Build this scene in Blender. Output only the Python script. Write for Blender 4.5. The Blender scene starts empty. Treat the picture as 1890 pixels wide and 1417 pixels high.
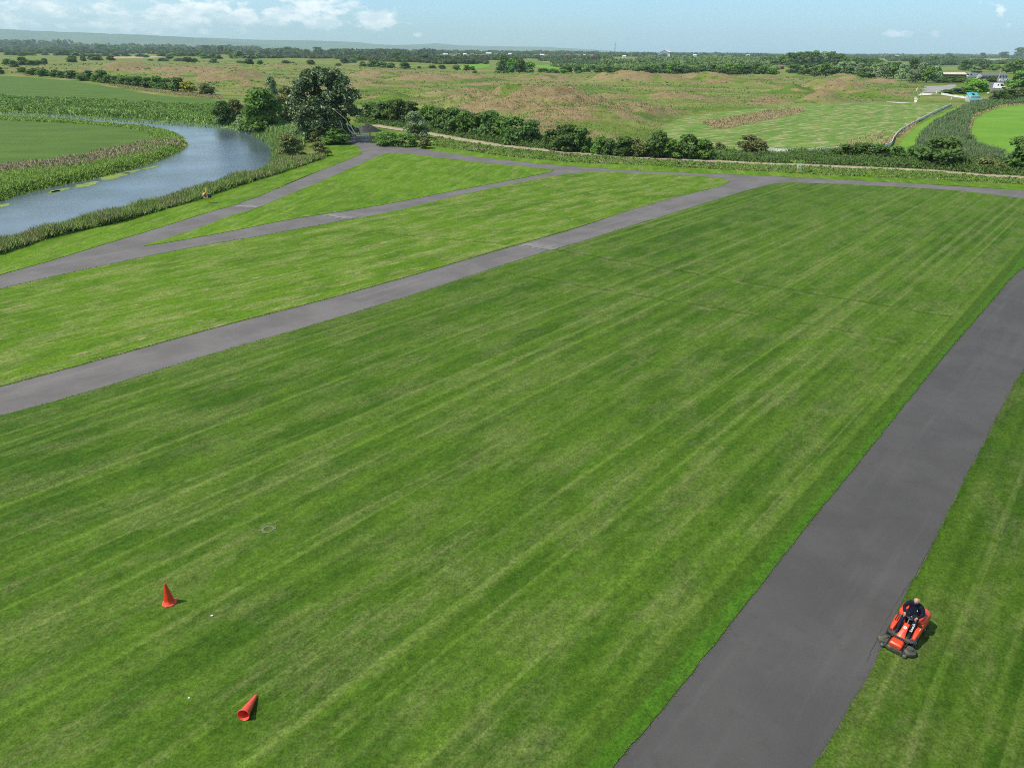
import bpy, bmesh, math, random
import numpy as np
from mathutils import Vector, Matrix
from mathutils.geometry import tessellate_polygon

random.seed(7)
rng = np.random.default_rng(7)
SC = bpy.context.scene
COL = SC.collection

# ---------------------------------------------------------------- camera
CAM_H, FOC, CX, CY = 19.0, 1310.0, 945.0, 708.5
K = CAM_H / 15.0
PITCH, ROLL = math.radians(25.2), 0.0085
cam_data = bpy.data.cameras.new('camera')
cam_data.sensor_fit = 'HORIZONTAL'
cam_data.sensor_width = 36.0
cam_data.lens = 36.0 * FOC / 1890.0
cam_data.clip_start = 0.5
cam_data.clip_end = 60000.0
cam = bpy.data.objects.new('camera', cam_data)
COL.objects.link(cam)
SC.camera = cam
FWD = np.array([0.0, math.cos(PITCH), -math.sin(PITCH)])
R0 = np.array([1.0, 0.0, 0.0])
U0 = np.array([0.0, math.sin(PITCH), math.cos(PITCH)])
RGT = math.cos(ROLL) * R0 + math.sin(ROLL) * U0
UPV = math.cos(ROLL) * U0 - math.sin(ROLL) * R0
cam.matrix_world = Matrix(((RGT[0], UPV[0], -FWD[0], 0), (RGT[1], UPV[1], -FWD[1], 0),
                           (RGT[2], UPV[2], -FWD[2], CAM_H), (0, 0, 0, 1)))

# ---------------------------------------------------------------- light
SUN_EL = math.radians(57.0)
SUN_DIR = Vector((-0.983 * math.cos(SUN_EL), -0.18 * math.cos(SUN_EL), math.sin(SUN_EL))).normalized()
sl = bpy.data.lights.new('sun', 'SUN')
sl.energy = 3.8
sl.angle = math.radians(0.9)
sl.color = (1.0, 0.95, 0.86)
sun = bpy.data.objects.new('sun', sl)
sun.rotation_euler = SUN_DIR.to_track_quat('Z', 'Y').to_euler()
sun.location = (0, 0, 60)
COL.objects.link(sun)

SC.view_settings.view_transform = 'Standard'
SC.view_settings.look = 'None'
SC.view_settings.exposure = 0.15
SC.view_settings.gamma = 1.0
SC.view_settings.use_curve_mapping = False
SC.cycles.use_denoising = False
SC.cycles.sample_clamp_indirect = 3.0
SC.cycles.filter_width = 1.0
SC.cycles.max_bounces = 6
SC.cycles.diffuse_bounces = 3
SC.cycles.transparent_max_bounces = 8
SC.cycles.volume_bounces = 2


class NT:
    """Small node tree writer."""
    def __init__(s, tree):
        s.t = tree

    def n(s, typ, **kw):
        nd = s.t.nodes.new(typ)
        for k, v in kw.items():
            setattr(nd, k, v)
        return nd

    def put(s, sock, v):
        if isinstance(v, bpy.types.NodeSocket):
            s.t.links.new(v, sock)
        elif v is not None:
            if sock.type == 'RGBA' and len(v) == 3:
                v = (*v, 1.0)
            sock.default_value = v

    def math(s, op, a, b=None, c=None, clamp=False):
        nd = s.n('ShaderNodeMath', operation=op, use_clamp=clamp)
        s.put(nd.inputs[0], a)
        if b is not None:
            s.put(nd.inputs[1], b)
        if c is not None:
            s.put(nd.inputs[2], c)
        return nd.outputs[0]

    def noise(s, vec, scale, detail=3.0, rough=0.55, dist=0.0):
        nd = s.n('ShaderNodeTexNoise')
        s.put(nd.inputs['Vector'], vec)
        nd.inputs['Scale'].default_value = scale
        nd.inputs['Detail'].default_value = detail
        nd.inputs['Roughness'].default_value = rough
        nd.inputs['Distortion'].default_value = dist
        return nd.outputs[0]

    def vscale(s, vec, sc, rot=0.0, loc=(0, 0, 0)):
        nd = s.n('ShaderNodeMapping', vector_type='POINT')
        s.put(nd.inputs['Vector'], vec)
        nd.inputs['Scale'].default_value = sc
        nd.inputs['Rotation'].default_value = (0, 0, rot)
        nd.inputs['Location'].default_value = loc
        return nd.outputs[0]

    def rng(s, v, a, b, c=0.0, d=1.0, smooth=True):
        nd = s.n('ShaderNodeMapRange', interpolation_type='SMOOTHSTEP' if smooth else 'LINEAR')
        s.put(nd.inputs['Value'], v)
        nd.inputs['From Min'].default_value = a
        nd.inputs['From Max'].default_value = b
        nd.inputs['To Min'].default_value = c
        nd.inputs['To Max'].default_value = d
        return nd.outputs[0]

    def mix(s, f, a, b, mode='MIX'):
        nd = s.n('ShaderNodeMix', data_type='RGBA', blend_type=mode)
        s.put(nd.inputs['Factor'], f)
        s.put(nd.inputs[6], a)
        s.put(nd.inputs[7], b)
        return nd.outputs[2]

    def scale(s, col, f):
        """colour times a scalar"""
        nd = s.n('ShaderNodeVectorMath', operation='SCALE')
        s.put(nd.inputs[0], col)
        s.put(nd.inputs['Scale'], f)
        return nd.outputs[0]

    def attr(s, name):
        return s.n('ShaderNodeAttribute', attribute_name=name).outputs['Fac']

    def pos(s):
        return s.n('ShaderNodeNewGeometry').outputs['Position']

    def xyz(s, v):
        nd = s.n('ShaderNodeSeparateXYZ')
        s.put(nd.inputs[0], v)
        return nd.outputs

    def comb(s, x, y, z=0.0):
        nd = s.n('ShaderNodeCombineXYZ')
        for i, v in enumerate((x, y, z)):
            s.put(nd.inputs[i], v)
        return nd.outputs[0]


# ---------------------------------------------------------------- sky
world = bpy.data.worlds.new('World')
SC.world = world
world.use_nodes = True
wt = NT(world.node_tree)
world.node_tree.nodes.clear()
sky = wt.n('ShaderNodeTexSky', sky_type='NISHITA')
sky.sun_disc = False
sky.sun_elevation = SUN_EL
sky.sun_rotation = math.atan2(SUN_DIR.x, SUN_DIR.y)
sky.altitude = 10
sky.air_density = 1.0
sky.dust_density = 0.6
sky.ozone_density = 2.0
gen = wt.n('ShaderNodeTexCoord').outputs['Generated']
gx, gy, gz = wt.xyz(gen)
az = wt.math('ARCTAN2', gx, gy)
cl_v = wt.comb(wt.math('MULTIPLY', az, 30.0), wt.math('MULTIPLY', gz, 66.0), 3.7)
n_big = wt.noise(cl_v, 0.42, 2.0, 0.5)
n_puff = wt.noise(cl_v, 1.7, 7.0, 0.58, 0.25)
left = wt.rng(az, -0.28, 0.02, 0.0, 0.24)
low = wt.rng(gz, 0.022, 0.001, 0.0, 0.13)
high = wt.rng(gz, 0.075, 0.11, 0.0, 0.10)
dens = wt.math('ADD', wt.math('MULTIPLY', n_big, 0.55), wt.math('MULTIPLY', n_puff, 0.62))
dens = wt.math('SUBTRACT', wt.math('SUBTRACT', wt.math('SUBTRACT', dens, left), low), high)
for (qx, qy, sx, sy, am) in ((697, 36, 24, 10, .30), (565, 27, 13, 13, .30), (512, 31, 16, 9, .26), (440, 30, 20, 9, .26), (615, 46, 18, 6, .2), (1664, 62, 22, 8, .36), (1863, 48, 9, 6, .3), (1846, 25, 7, 7, .28), (1728, 61, 9, 7, .28), (330, 22, 30, 9, .13), (390, 14, 16, 7, .16), (60, 14, 40, 9, .10), (900, 70, 16, 5, .2), (770, 66, 14, 5, .2)):
    dvec = FWD + (qx - CX) / FOC * RGT - (qy - CY) / FOC * UPV
    dvec = dvec / np.linalg.norm(dvec)
    u_ = wt.math('DIVIDE', wt.math('SUBTRACT', az, math.atan2(dvec[0], dvec[1])), sx / FOC * 1.2)
    v_ = wt.math('DIVIDE', wt.math('SUBTRACT', gz, dvec[2]), sy / FOC * 1.2)
    e_ = wt.math('EXPONENT', wt.math('MULTIPLY', wt.math('ADD', wt.math('MULTIPLY', u_, u_), wt.math('MULTIPLY', v_, v_)), -1.0))
    dens = wt.math('ADD', dens, wt.math('MULTIPLY', e_, am))
puff = wt.rng(dens, 0.53, 0.69)
veil = wt.math('MULTIPLY', wt.rng(az, -0.18, -0.5, 0.10, 0.62), wt.rng(wt.noise(cl_v, 0.3, 3.0, 0.6), 0.25, 0.6, 0.35, 1.0))
tone = wt.mix(wt.rng(gz, 0.12, 0.5), (0.90, 1.34, 1.84, 1), (1.0, 1.0, 1.0, 1))
tinted = wt.mix(1.0, sky.outputs[0], tone, 'MULTIPLY')
shade = wt.rng(wt.noise(wt.vscale(cl_v, (1, 1, 1), 0, (0.25, 0.3, 0)), 1.5, 4.0, 0.5), 0.35, 0.65)
cloudcol = wt.mix(shade, (8.6, 9.8, 10.6, 1), (12.6, 12.9, 13.0, 1))
skyc = wt.mix(veil, tinted, (7.4, 9.2, 10.0, 1))
skyc = wt.mix(wt.math('MULTIPLY', puff, 0.9), skyc, cloudcol)
bg = wt.n('ShaderNodeBackground')
wt.put(bg.inputs['Color'], skyc)
bg.inputs['Strength'].default_value = 0.095
wo = wt.n('ShaderNodeOutputWorld')
world.node_tree.links.new(bg.outputs[0], wo.inputs['Surface'])


# ---------------------------------------------------------------- photo -> place
def ray(px, py):
    px, py = np.asarray(px, float), np.asarray(py, float)
    return (FWD[None, :] + ((px - CX) / FOC)[..., None] * RGT[None, :] - ((py - CY) / FOC)[..., None] * UPV[None, :])


def ground(pts, z=0.0):
    """photograph positions -> points of the plane at height z"""
    p = np.atleast_2d(np.asarray(pts, float))
    d = ray(p[:, 0], p[:, 1])
    t = (CAM_H - z) / np.maximum(-d[:, 2], 1e-4)
    return np.c_[d[:, 0] * t, d[:, 1] * t]


def g1(px, py, z=0.0):
    q = ground([(px, py)], z)[0]
    return Vector((q[0], q[1], z))


def mpp(p):
    """metres per photograph pixel at point p"""
    v = np.array([p[0], p[1], p[2] - CAM_H])
    return float(v @ FWD) / FOC


# ---------------------------------------------------------------- noise in the plane
def vnoise(x, y, seed=0):
    x, y = np.asarray(x, float), np.asarray(y, float)
    ix, iy = np.floor(x), np.floor(y)
    fx, fy = x - ix, y - iy
    fx, fy = fx * fx * (3 - 2 * fx), fy * fy * (3 - 2 * fy)

    def h(a, b):
        s = np.sin(a * 127.1 + b * 311.7 + seed * 74.7) * 43758.5453
        return s - np.floor(s)
    return (h(ix, iy) * (1 - fx) + h(ix + 1, iy) * fx) * (1 - fy) + (h(ix, iy + 1) * (1 - fx) + h(ix + 1, iy + 1) * fx) * fy


def fbm(x, y, seed=0, oct=4):
    a, s, t = 0.5, 0.0, 0.0
    for i in range(oct):
        s = s + a * vnoise(np.asarray(x) * 2 ** i, np.asarray(y) * 2 ** i, seed + i * 3)
        t += a
        a *= 0.5
    return s / t


def inside(pts, poly):
    pts, poly = np.asarray(pts, float), np.asarray(poly, float)
    x, y = pts[:, 0], pts[:, 1]
    r = np.zeros(len(pts), bool)
    n = len(poly)
    for i in range(n):
        x0, y0 = poly[i]
        x1, y1 = poly[(i + 1) % n]
        if y0 == y1:
            continue
        c = ((y0 > y) != (y1 > y)) & (x < (x1 - x0) * (y - y0) / (y1 - y0) + x0)
        r ^= c
    return r


def polydist(pts, poly, closed=True):
    pts, poly = np.asarray(pts, float), np.asarray(poly, float)
    best = np.full(len(pts), 1e12)
    n = len(poly)
    for i in range(n if closed else n - 1):
        a, b = poly[i], poly[(i + 1) % n]
        ab = b - a
        t = np.clip(((pts - a) @ ab) / max(ab @ ab, 1e-9), 0, 1)
        d = pts - a - t[:, None] * ab
        best = np.minimum(best, (d * d).sum(1))
    return np.sqrt(best)


def sdist(pts, poly):
    d = polydist(pts, poly)
    return np.where(inside(pts, poly), -d, d)


def chaikin(p, it=2, closed=True):
    p = np.asarray(p, float)
    for _ in range(it):
        if closed:
            q = np.roll(p, -1, 0)
            p = np.stack([0.75 * p + 0.25 * q, 0.25 * p + 0.75 * q], 1).reshape(-1, 2)
        else:
            q = np.stack([0.75 * p[:-1] + 0.25 * p[1:], 0.25 * p[:-1] + 0.75 * p[1:]], 1).reshape(-1, 2)
            p = np.vstack([p[:1], q, p[-1:]])
    return p


# ---------------------------------------------------------------- mesh helpers
def mesh_np(name, co, faces, tint=None, smooth=False, attrs=None):
    """co (n,3); faces: (m,3) or (m,4) array, or a list of such arrays"""
    me = bpy.data.meshes.new(name)
    co = np.asarray(co, np.float32)
    fl = faces if isinstance(faces, list) else [faces]
    fl = [np.asarray(f, np.int32) for f in fl if len(f)]
    me.vertices.add(len(co))
    me.vertices.foreach_set('co', co.ravel())
    li = np.concatenate([f.ravel() for f in fl])
    cnt = np.concatenate([np.full(len(f), f.shape[1], np.int32) for f in fl])
    st = np.concatenate([[0], np.cumsum(cnt)[:-1]]).astype(np.int32)
    me.loops.add(len(li))
    me.loops.foreach_set('vertex_index', li)
    me.polygons.add(len(cnt))
    me.polygons.foreach_set('loop_start', st)
    if smooth:
        me.polygons.foreach_set('use_smooth', np.ones(len(cnt), bool))
    me.update(calc_edges=True)
    al = dict(attrs or {})
    if tint is not None:
        al['tint'] = tint
    for k, v in al.items():
        at = me.attributes.new(k, 'FLOAT', 'POINT')
        at.data.foreach_set('value', np.asarray(v, np.float32))
    me.validate()
    if not smooth:
        me.shade_flat()
    return me


def link(name, me, mats, parent=None, loc=None):
    o = bpy.data.objects.new(name, me)
    if not isinstance(mats, (list, tuple)):
        mats = [mats]
    if not me.materials:
        for m in mats:
            me.materials.append(m)
    COL.objects.link(o)
    if parent is not None:
        o.parent = parent
    if loc is not None:
        o.location = loc
    return o


def tag(o, label=None, cat=None, group=None, kind=None):
    if label:
        o['label'] = label
    if cat:
        o['category'] = cat
    if group:
        o['group'] = group
    if kind:
        o['kind'] = kind
    return o


def empty(name, loc=(0, 0, 0), rz=0.0):
    o = bpy.data.objects.new(name, None)
    o.empty_display_size = 0.2
    o.location = loc
    o.rotation_euler = (0, 0, rz)
    COL.objects.link(o)
    return o


class MB:
    """Collects simple solids into one bmesh -> one mesh object."""
    def __init__(s):
        s.bm = bmesh.new()

    def _geo(s, r, M, mi=0):
        vs = [v for v in r if isinstance(v, bmesh.types.BMVert)]
        for v in vs:
            v.co = M @ v.co
        if mi:
            for f in {f for v in vs for f in v.link_faces}:
                f.material_index = mi
        return vs

    def box(s, c, d, rot=None, bevel=0.0, mi=0, taper=None):
        r = bmesh.ops.create_cube(s.bm, size=1.0)['verts']
        for v in r:
            v.co = Vector((v.co.x * d[0], v.co.y * d[1], v.co.z * d[2]))
            if taper and v.co.z > 0:
                v.co.x *= taper[0]
                v.co.y *= taper[1]
        if mi:
            for f in {f for v in r for f in v.link_faces}:
                f.material_index = mi
        if bevel > 0:
            e = list({e for v in r for e in v.link_edges})
            res = bmesh.ops.bevel(s.bm, geom=e, offset=bevel, segments=2, affect='EDGES', profile=0.6)
            r = list(set(res['verts']) | {v for v in r if v.is_valid})
        M = Matrix.Translation(c) @ (rot.to_4x4() if rot is not None else Matrix())
        for v in r:
            v.co = M @ v.co
        return r

    def cyl(s, p0, p1, r0, r1=None, seg=12, mi=0, caps=True):
        r1 = r0 if r1 is None else r1
        p0, p1 = Vector(p0), Vector(p1)
        d = p1 - p0
        r = bmesh.ops.create_cone(s.bm, cap_ends=caps, segments=seg, radius1=r0, radius2=max(r1, 1e-4), depth=d.length)['verts']
        M = Matrix.Translation((p0 + p1) / 2) @ d.to_track_quat('Z', 'Y').to_matrix().to_4x4()
        return s._geo(r, M, mi)

    def ball(s, c, rad, seg=14, mi=0):
        rad = (rad,) * 3 if isinstance(rad, (int, float)) else rad
        r = bmesh.ops.create_uvsphere(s.bm, u_segments=seg, v_segments=max(6, seg // 2 + 1), radius=1.0)['verts']
        M = Matrix.Translation(c) @ Matrix.Diagonal((*rad, 1))
        return s._geo(r, M, mi)

    def loft(s, secs, mi=0, cap=True, closed=True):
        rings = [[s.bm.verts.new(p) for p in sec] for sec in secs]
        n = len(rings[0])
        for a, b in zip(rings[:-1], rings[1:]):
            for i in range(n if closed else n - 1):
                j = (i + 1) % n
                f = s.bm.faces.new((a[i], a[j], b[j], b[i]))
                f.material_index = mi
        if cap:
            f = s.bm.faces.new(rings[0][::-1])
            f.material_index = mi
            f = s.bm.faces.new(rings[-1])
            f.material_index = mi
        return [v for r in rings for v in r]

    def lathe(s, prof, seg=24, M=None, mi=0, cap=False):
        secs = [[Vector((r * math.cos(2 * math.pi * k / seg), r * math.sin(2 * math.pi * k / seg), z)) for k in range(seg)] for r, z in prof]
        vs = s.loft(secs, mi, cap)
        if M is not None:
            for v in vs:
                v.co = M @ v.co
        return vs

    def tube(s, pts, rads, seg=8, mi=0):
        pts = [Vector(p) for p in pts]
        if isinstance(rads, (int, float)):
            rads = [rads] * len(pts)
        secs = []
        for i, p in enumerate(pts):
            t = (pts[min(i + 1, len(pts) - 1)] - pts[max(i - 1, 0)]).normalized()
            q = t.to_track_quat('Z', 'Y')
            secs.append([p + q @ Vector((rads[i] * math.cos(2 * math.pi * k / seg), rads[i] * math.sin(2 * math.pi * k / seg), 0)) for k in range(seg)])
        return s.loft(secs, mi)

    def torus(s, c, R, r, M=None, seg=24, rs=8, mi=0, mfun=None):
        rings = []
        for i in range(seg):
            a = 2 * math.pi * i / seg
            rings.append([s.bm.verts.new(Vector(((R + r * math.cos(b)) * math.cos(a), (R + r * math.cos(b)) * math.sin(a), r * math.sin(b))))
                          for b in [2 * math.pi * k / rs for k in range(rs)]])
        for i in range(seg):
            A, B = rings[i], rings[(i + 1) % seg]
            for k in range(rs):
                f = s.bm.faces.new((A[k], B[k], B[(k + 1) % rs], A[(k + 1) % rs]))
                f.material_index = mfun(i / seg) if mfun else mi
        M = Matrix.Translation(c) @ (M.to_4x4() if M is not None else Matrix())
        for r_ in rings:
            for v in r_:
                v.co = M @ v.co

    def build(s, name, mats, parent=None, smooth=True, loc=None, angle=35):
        bmesh.ops.recalc_face_normals(s.bm, faces=s.bm.faces)
        me = bpy.data.meshes.new(name)
        s.bm.to_mesh(me)
        s.bm.free()
        if smooth:
            for p in me.polygons:
                p.use_smooth = True
            me.set_sharp_from_angle(angle=math.radians(angle))
        return link(name, me, mats, parent, loc)


# ---------------------------------------------------------------- materials
def mat(name):
    m = bpy.data.materials.new(name)
    m.use_nodes = True
    t = NT(m.node_tree)
    m.node_tree.nodes.clear()
    b = t.n('ShaderNodeBsdfPrincipled')
    o = t.n('ShaderNodeOutputMaterial')
    m.node_tree.links.new(b.outputs[0], o.inputs['Surface'])
    return m, t, b, o


def paint(name, col, rough=0.5, metal=0.0, var=0.12, nscale=6.0, spec=0.5, dirt=None, coat=0.0):
    m, t, b, o = mat(name)
    tc = t.n('ShaderNodeTexCoord').outputs['Object']
    n = t.noise(tc, nscale, 4.0, 0.6)
    c = t.scale(tuple(col), t.rng(n, 0.25, 0.75, 1 - var, 1 + var, False))
    if dirt is not None:
        c = t.mix(t.rng(t.noise(tc, nscale * 0.5, 5.0, 0.65), 0.45, 0.7, 0.0, 0.8), c, dirt)
    t.put(b.inputs['Base Color'], c)
    t.put(b.inputs['Roughness'], t.rng(n, 0.2, 0.8, rough * 0.85, min(1.0, rough * 1.15), False))
    b.inputs['Metallic'].default_value = metal
    b.inputs['Specular IOR Level'].default_value = spec
    b.inputs['Coat Weight'].default_value = coat
    return m


def leafmat(name, dark, light, trans=0.3, rough=0.6, spec=0.18, up=0.45, gain=2.25):
    """two-sided foliage: every leaf has its own tint, every plant its own shift"""
    m, t, b, o = mat(name)
    ti = t.attr('tint')
    oi = t.n('ShaderNodeObjectInfo').outputs['Random']
    c = t.mix(ti, tuple(v * gain for v in dark), tuple(v * gain for v in light))
    c = t.scale(c, t.rng(oi, 0, 1, 0.8, 1.2, False))
    hs = t.n('ShaderNodeHueSaturation')
    t.put(hs.inputs['Color'], c)
    t.put(hs.inputs['Hue'], t.rng(oi, 0, 1, 0.488, 0.51, False))
    c = hs.outputs[0]
    t.put(b.inputs['Base Color'], c)
    b.inputs['Roughness'].default_value = rough
    b.inputs['Specular IOR Level'].default_value = spec
    tr = t.n('ShaderNodeBsdfTranslucent')
    t.put(tr.inputs['Color'], t.mix(0.4, c, (0.20, 0.28, 0.04)))
    # leaves are curved, not flat: bend the shading normal towards the sky
    ge = t.n('ShaderNodeNewGeometry')
    v1 = t.n('ShaderNodeVectorMath', operation='SCALE')
    t.put(v1.inputs[0], ge.outputs['Normal'])
    v1.inputs['Scale'].default_value = 1.0 - up
    v2 = t.n('ShaderNodeVectorMath', operation='ADD')
    t.put(v2.inputs[0], v1.outputs[0])
    v2.inputs[1].default_value = (0, 0, up)
    v3 = t.n('ShaderNodeVectorMath', operation='NORMALIZE')
    t.put(v3.inputs[0], v2.outputs[0])
    t.put(b.inputs['Normal'], v3.outputs[0])
    mx = t.n('ShaderNodeMixShader')
    mx.inputs[0].default_value = trans
    m.node_tree.links.new(b.outputs[0], mx.inputs[1])
    m.node_tree.links.new(tr.outputs[0], mx.inputs[2])
    m.node_tree.links.new(mx.outputs[0], o.inputs['Surface'])
    return m
# ================================================================ outlines (positions in the photograph, laid on the ground)
E_L_UP = [(-140, 542), (0, 508), (99, 480), (178, 455.6), (305, 417.5), (381, 393), (423, 382), (482, 361.5), (550, 331), (608, 308.6), (657, 289.5), (668, 284), (669, 280), (664, 273), (646, 264)]
TRI = [(254, 455.8), (325, 435), (381, 417), (413, 402), (474, 385), (531, 360), (579, 341), (646, 312), (688, 293), (711, 284), (722, 282.5), (745, 283.5),
       (800, 290), (900, 302), (1000, 311), (1020, 313), (1024, 314), (1016, 318), (990, 324), (900, 341), (800, 360), (720, 376), (646, 388.6), (588, 397), (531, 406), (467, 419), (406, 431), (305, 449)]
E_M_UP = [(1348, 335), (1338, 341), (1320, 347), (1250, 363), (1150, 392), (1069, 420), (953, 453), (900, 467.7), (760, 509), (600, 553.5), (400, 604), (200, 660), (0, 714), (-200, 768)]
LAWN_B = [(-200, 590), (0, 534), (100, 510), (241, 480), (381, 452), (480, 436.5), (568, 420), (646, 405.7), (720, 392), (800, 372), (900, 349), (1000, 329), (1040, 322), (1070, 319), (1110, 317.5), (1200, 321), (1280, 324), (1325, 328.5), (1344, 332)] + E_M_UP
E_M_LO = [(-200, 822), (0, 768), (100, 742), (250, 697), (400, 651), (600, 594), (800, 533), (900, 499), (1010, 464), (1026, 461), (1120, 432), (1250, 391), (1330, 366), (1380, 351), (1410, 343.5), (1433, 338.5), (1461, 337)]
E_F_LO = [(1537, 339.5), (1638, 344), (1715, 348.5), (1791, 354), (1842, 361), (1890, 367), (1990, 384), (2030, 397), (2010, 420)]
E_R_LE = [(1889, 487), (1800, 590), (1730, 671), (1667, 750), (1588, 850), (1517, 936), (1468, 998), (1395, 1092), (1300, 1212), (1215, 1318), (1128, 1417), (960, 1620)]
LAWN_A = E_M_LO + E_F_LO + E_R_LE + [(400, 1700), (-300, 1700), (-700, 1250)]
E_R_RI = [(1330, 1660), (1500, 1417), (1545, 1345), (1610, 1236), (1650, 1143), (1690, 1062), (1725, 1000), (1752, 938), (1770, 905), (1820, 812), (1860, 733), (1889, 683), (1990, 520), (2060, 425)]
LAWN_C = E_R_RI + [(2300, 400), (2600, 700), (2600, 1660)]
VERGE_V = E_L_UP + [(607, 265.7), (598, 269.5), (600, 279), (602, 291), (512, 321), (436, 344), (360, 370), (330, 380), (228, 408), (101, 436), (0, 469), (-140, 505)]
E_F_UP = [(683, 264.5), (724, 268.6), (765, 273), (866, 288.5), (940, 296.5), (1000, 303), (1100, 310.5), (1200, 317), (1300, 320.5), (1410, 324.8), (1562, 332.5), (1650, 337), (1765, 343), (1842, 348.5), (1890, 352.5), (1990, 362), (2120, 375)]
VERGE_F = E_F_UP + [(2120, 362), (1990, 351), (1890, 341), (1791, 336), (1664, 328.6), (1537, 324.5), (1410, 317), (1300, 312), (1200, 306), (1100, 302), (1041, 299), (940, 290.5), (841, 276), (765, 268), (724, 267)]
ASPHALT = [(-140, 542), (0, 508), (178, 455), (381, 392), (482, 361), (608, 308), (668, 284), (664, 273), (645, 263), (650, 256), (680, 256), (683, 264), (724, 268), (940, 296), (1100, 310), (1410, 324.5), (1650, 336.5), (1890, 352),
           (2120, 374), (2300, 420), (2300, 700), (2300, 1660), (-300, 1700), (-900, 1200)]
RIVER_TOP = [(-90, 203), (0, 207), (127, 212), (229, 218), (287, 222), (343, 226), (394, 229.5), (444, 235), (465, 240), (493, 257), (503, 267), (505, 276), (498, 292)]
RIVER_IN = [(-90, 395), (0, 376), (51, 358), (114, 343), (178, 332), (254, 312), (300, 297), (338, 281), (353, 267), (348, 255), (317, 245), (267, 234.6), (216, 231), (127, 222), (0, 215.5), (-90, 211)]
RIVER_NEAR = [(488, 304), (470, 314), (430, 320), (381, 333), (305, 358), (211, 382), (100, 412), (0, 434), (-90, 452)]
PENINSULA = [(-90, 219), (0, 222), (127, 227), (229, 235), (279, 246), (279, 259), (229, 274), (152, 289), (76, 302), (0, 308), (-90, 318)]
FIELD_L = [(-70, 136), (0, 140), (100, 146), (178, 156), (200, 160), (280, 175), (330, 180), (405, 184), (402, 194), (280, 191), (178, 184), (0, 179), (-70, 178)]
FIELD_R = [(1215, 266), (1222, 240), (1235, 225), (1290, 211), (1400, 200), (1500, 192), (1600, 190), (1700, 192), (1762, 193), (1735, 206), (1700, 223), (1670, 241), (1650, 262), (1640, 278), (1560, 283), (1420, 282), (1330, 274)]
FIELD_R2 = [(1652, 278), (1668, 255), (1700, 228), (1740, 209), (1765, 197), (1778, 195), (1735, 225), (1700, 255), (1688, 281)]
FIELD_R3 = [(1790, 250), (1800, 217), (1845, 199), (1890, 194), (1990, 192), (1990, 284), (1870, 287), (1835, 277), (1803, 265)]
HEATH = [(-20, 137), (0, 120), (150, 118), (300, 112), (560, 116), (760, 123), (900, 135), (1080, 136), (1200, 128), (1400, 140), (1560, 145), (1720, 158), (1700, 186), (1600, 188), (1480, 192), (1390, 200), (1290, 211), (1235, 225), (1215, 262), (1100, 270), (940, 245), (800, 215), (700, 197), (560, 185), (420, 172), (330, 168), (200, 152), (100, 143)]
TRACK = [(690, 231), (705, 234), (739, 239.5), (766, 243), (793, 247), (866, 260.5), (940, 271), (1041, 281), (1194, 291.5), (1321, 297.8), (1410, 302), (1562, 308), (1715, 314.8), (1816, 323.5), (1890, 327.5), (2050, 338)]

W = lambda poly, z=0.0, it=1: chaikin(ground(poly, z), it)
river_w = np.vstack([ground(RIVER_TOP, -1.0), ground(RIVER_NEAR, 0.3), ground(RIVER_IN, -1.0)])
river_w = chaikin(river_w, 2)
heath_w = ground(HEATH)
a_, b_ = ground([(1889, 487), (1128, 1417)])
DIR_A = (a_ - b_) / np.linalg.norm(a_ - b_)
ANG_A = math.atan2(DIR_A[1], DIR_A[0])
R_EDGE = b_

# mounds: photo centre x, base y, half width px, half depth m, height m, how tan
MOUNDS = [(985, 205, 165, 26, 5.2, 1.0), (1080, 222, 120, 16, 2.6, .9), (1165, 152, 70, 24, 4.6, 1.0), (1120, 151, 30, 14, 3.4, .9), (1215, 152, 60, 20, 3.4, .8), (1300, 150, 70, 25, 3.6, .9),
          (1530, 171, 75, 16, 3.8, 1.0), (1460, 172, 30, 12, 2.6, .8), (1530, 189, 46, 10, 3.2, 1.0), (1600, 178, 40, 12, 2.0, .8), (1560, 147, 34, 18, 2.8, .9), (1650, 152, 38, 18, 2.6, .9), (1460, 141, 35, 25, 3.6, .7),
          (235, 128, 40, 40, 4.0, .6), (210, 135, 55, 30, 2.6, 1.0), (340, 134, 90, 30, 2.8, 1.0), (430, 148, 60, 26, 4.4, 1.0), (330, 143, 60, 20, 1.8, .9), (520, 128, 60, 30, 2.4, .9),
          (700, 142, 60, 32, 3.0, 1.0), (790, 150, 70, 28, 2.6, 1.0), (700, 162, 80, 20, 1.8, .9), (850, 146, 70, 30, 2.4, .9), (930, 160, 80, 20, 1.6, .9), (720, 186, 45, 10, 1.8, .9), (1000, 146, 60, 26, 2.4, .8),
          (475, 162, 40, 14, 2.0, .8), (1250, 182, 60, 16, 1.6, .8), (830, 176, 50, 12, 1.5, .7), (1150, 214, 110, 14, 2.6, .9), (870, 190, 60, 14, 2.2, .9), (1390, 160, 60, 20, 1.4, .5), (1130, 184, 60, 12, 1.4, .7)]
MW = []
for mx, my, hw, dp, hh, tn in MOUNDS:
    c = g1(mx, my)
    MW.append((c.x, c.y, hw * mpp(c), dp * K, hh * 1.12 * K, tn))


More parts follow.
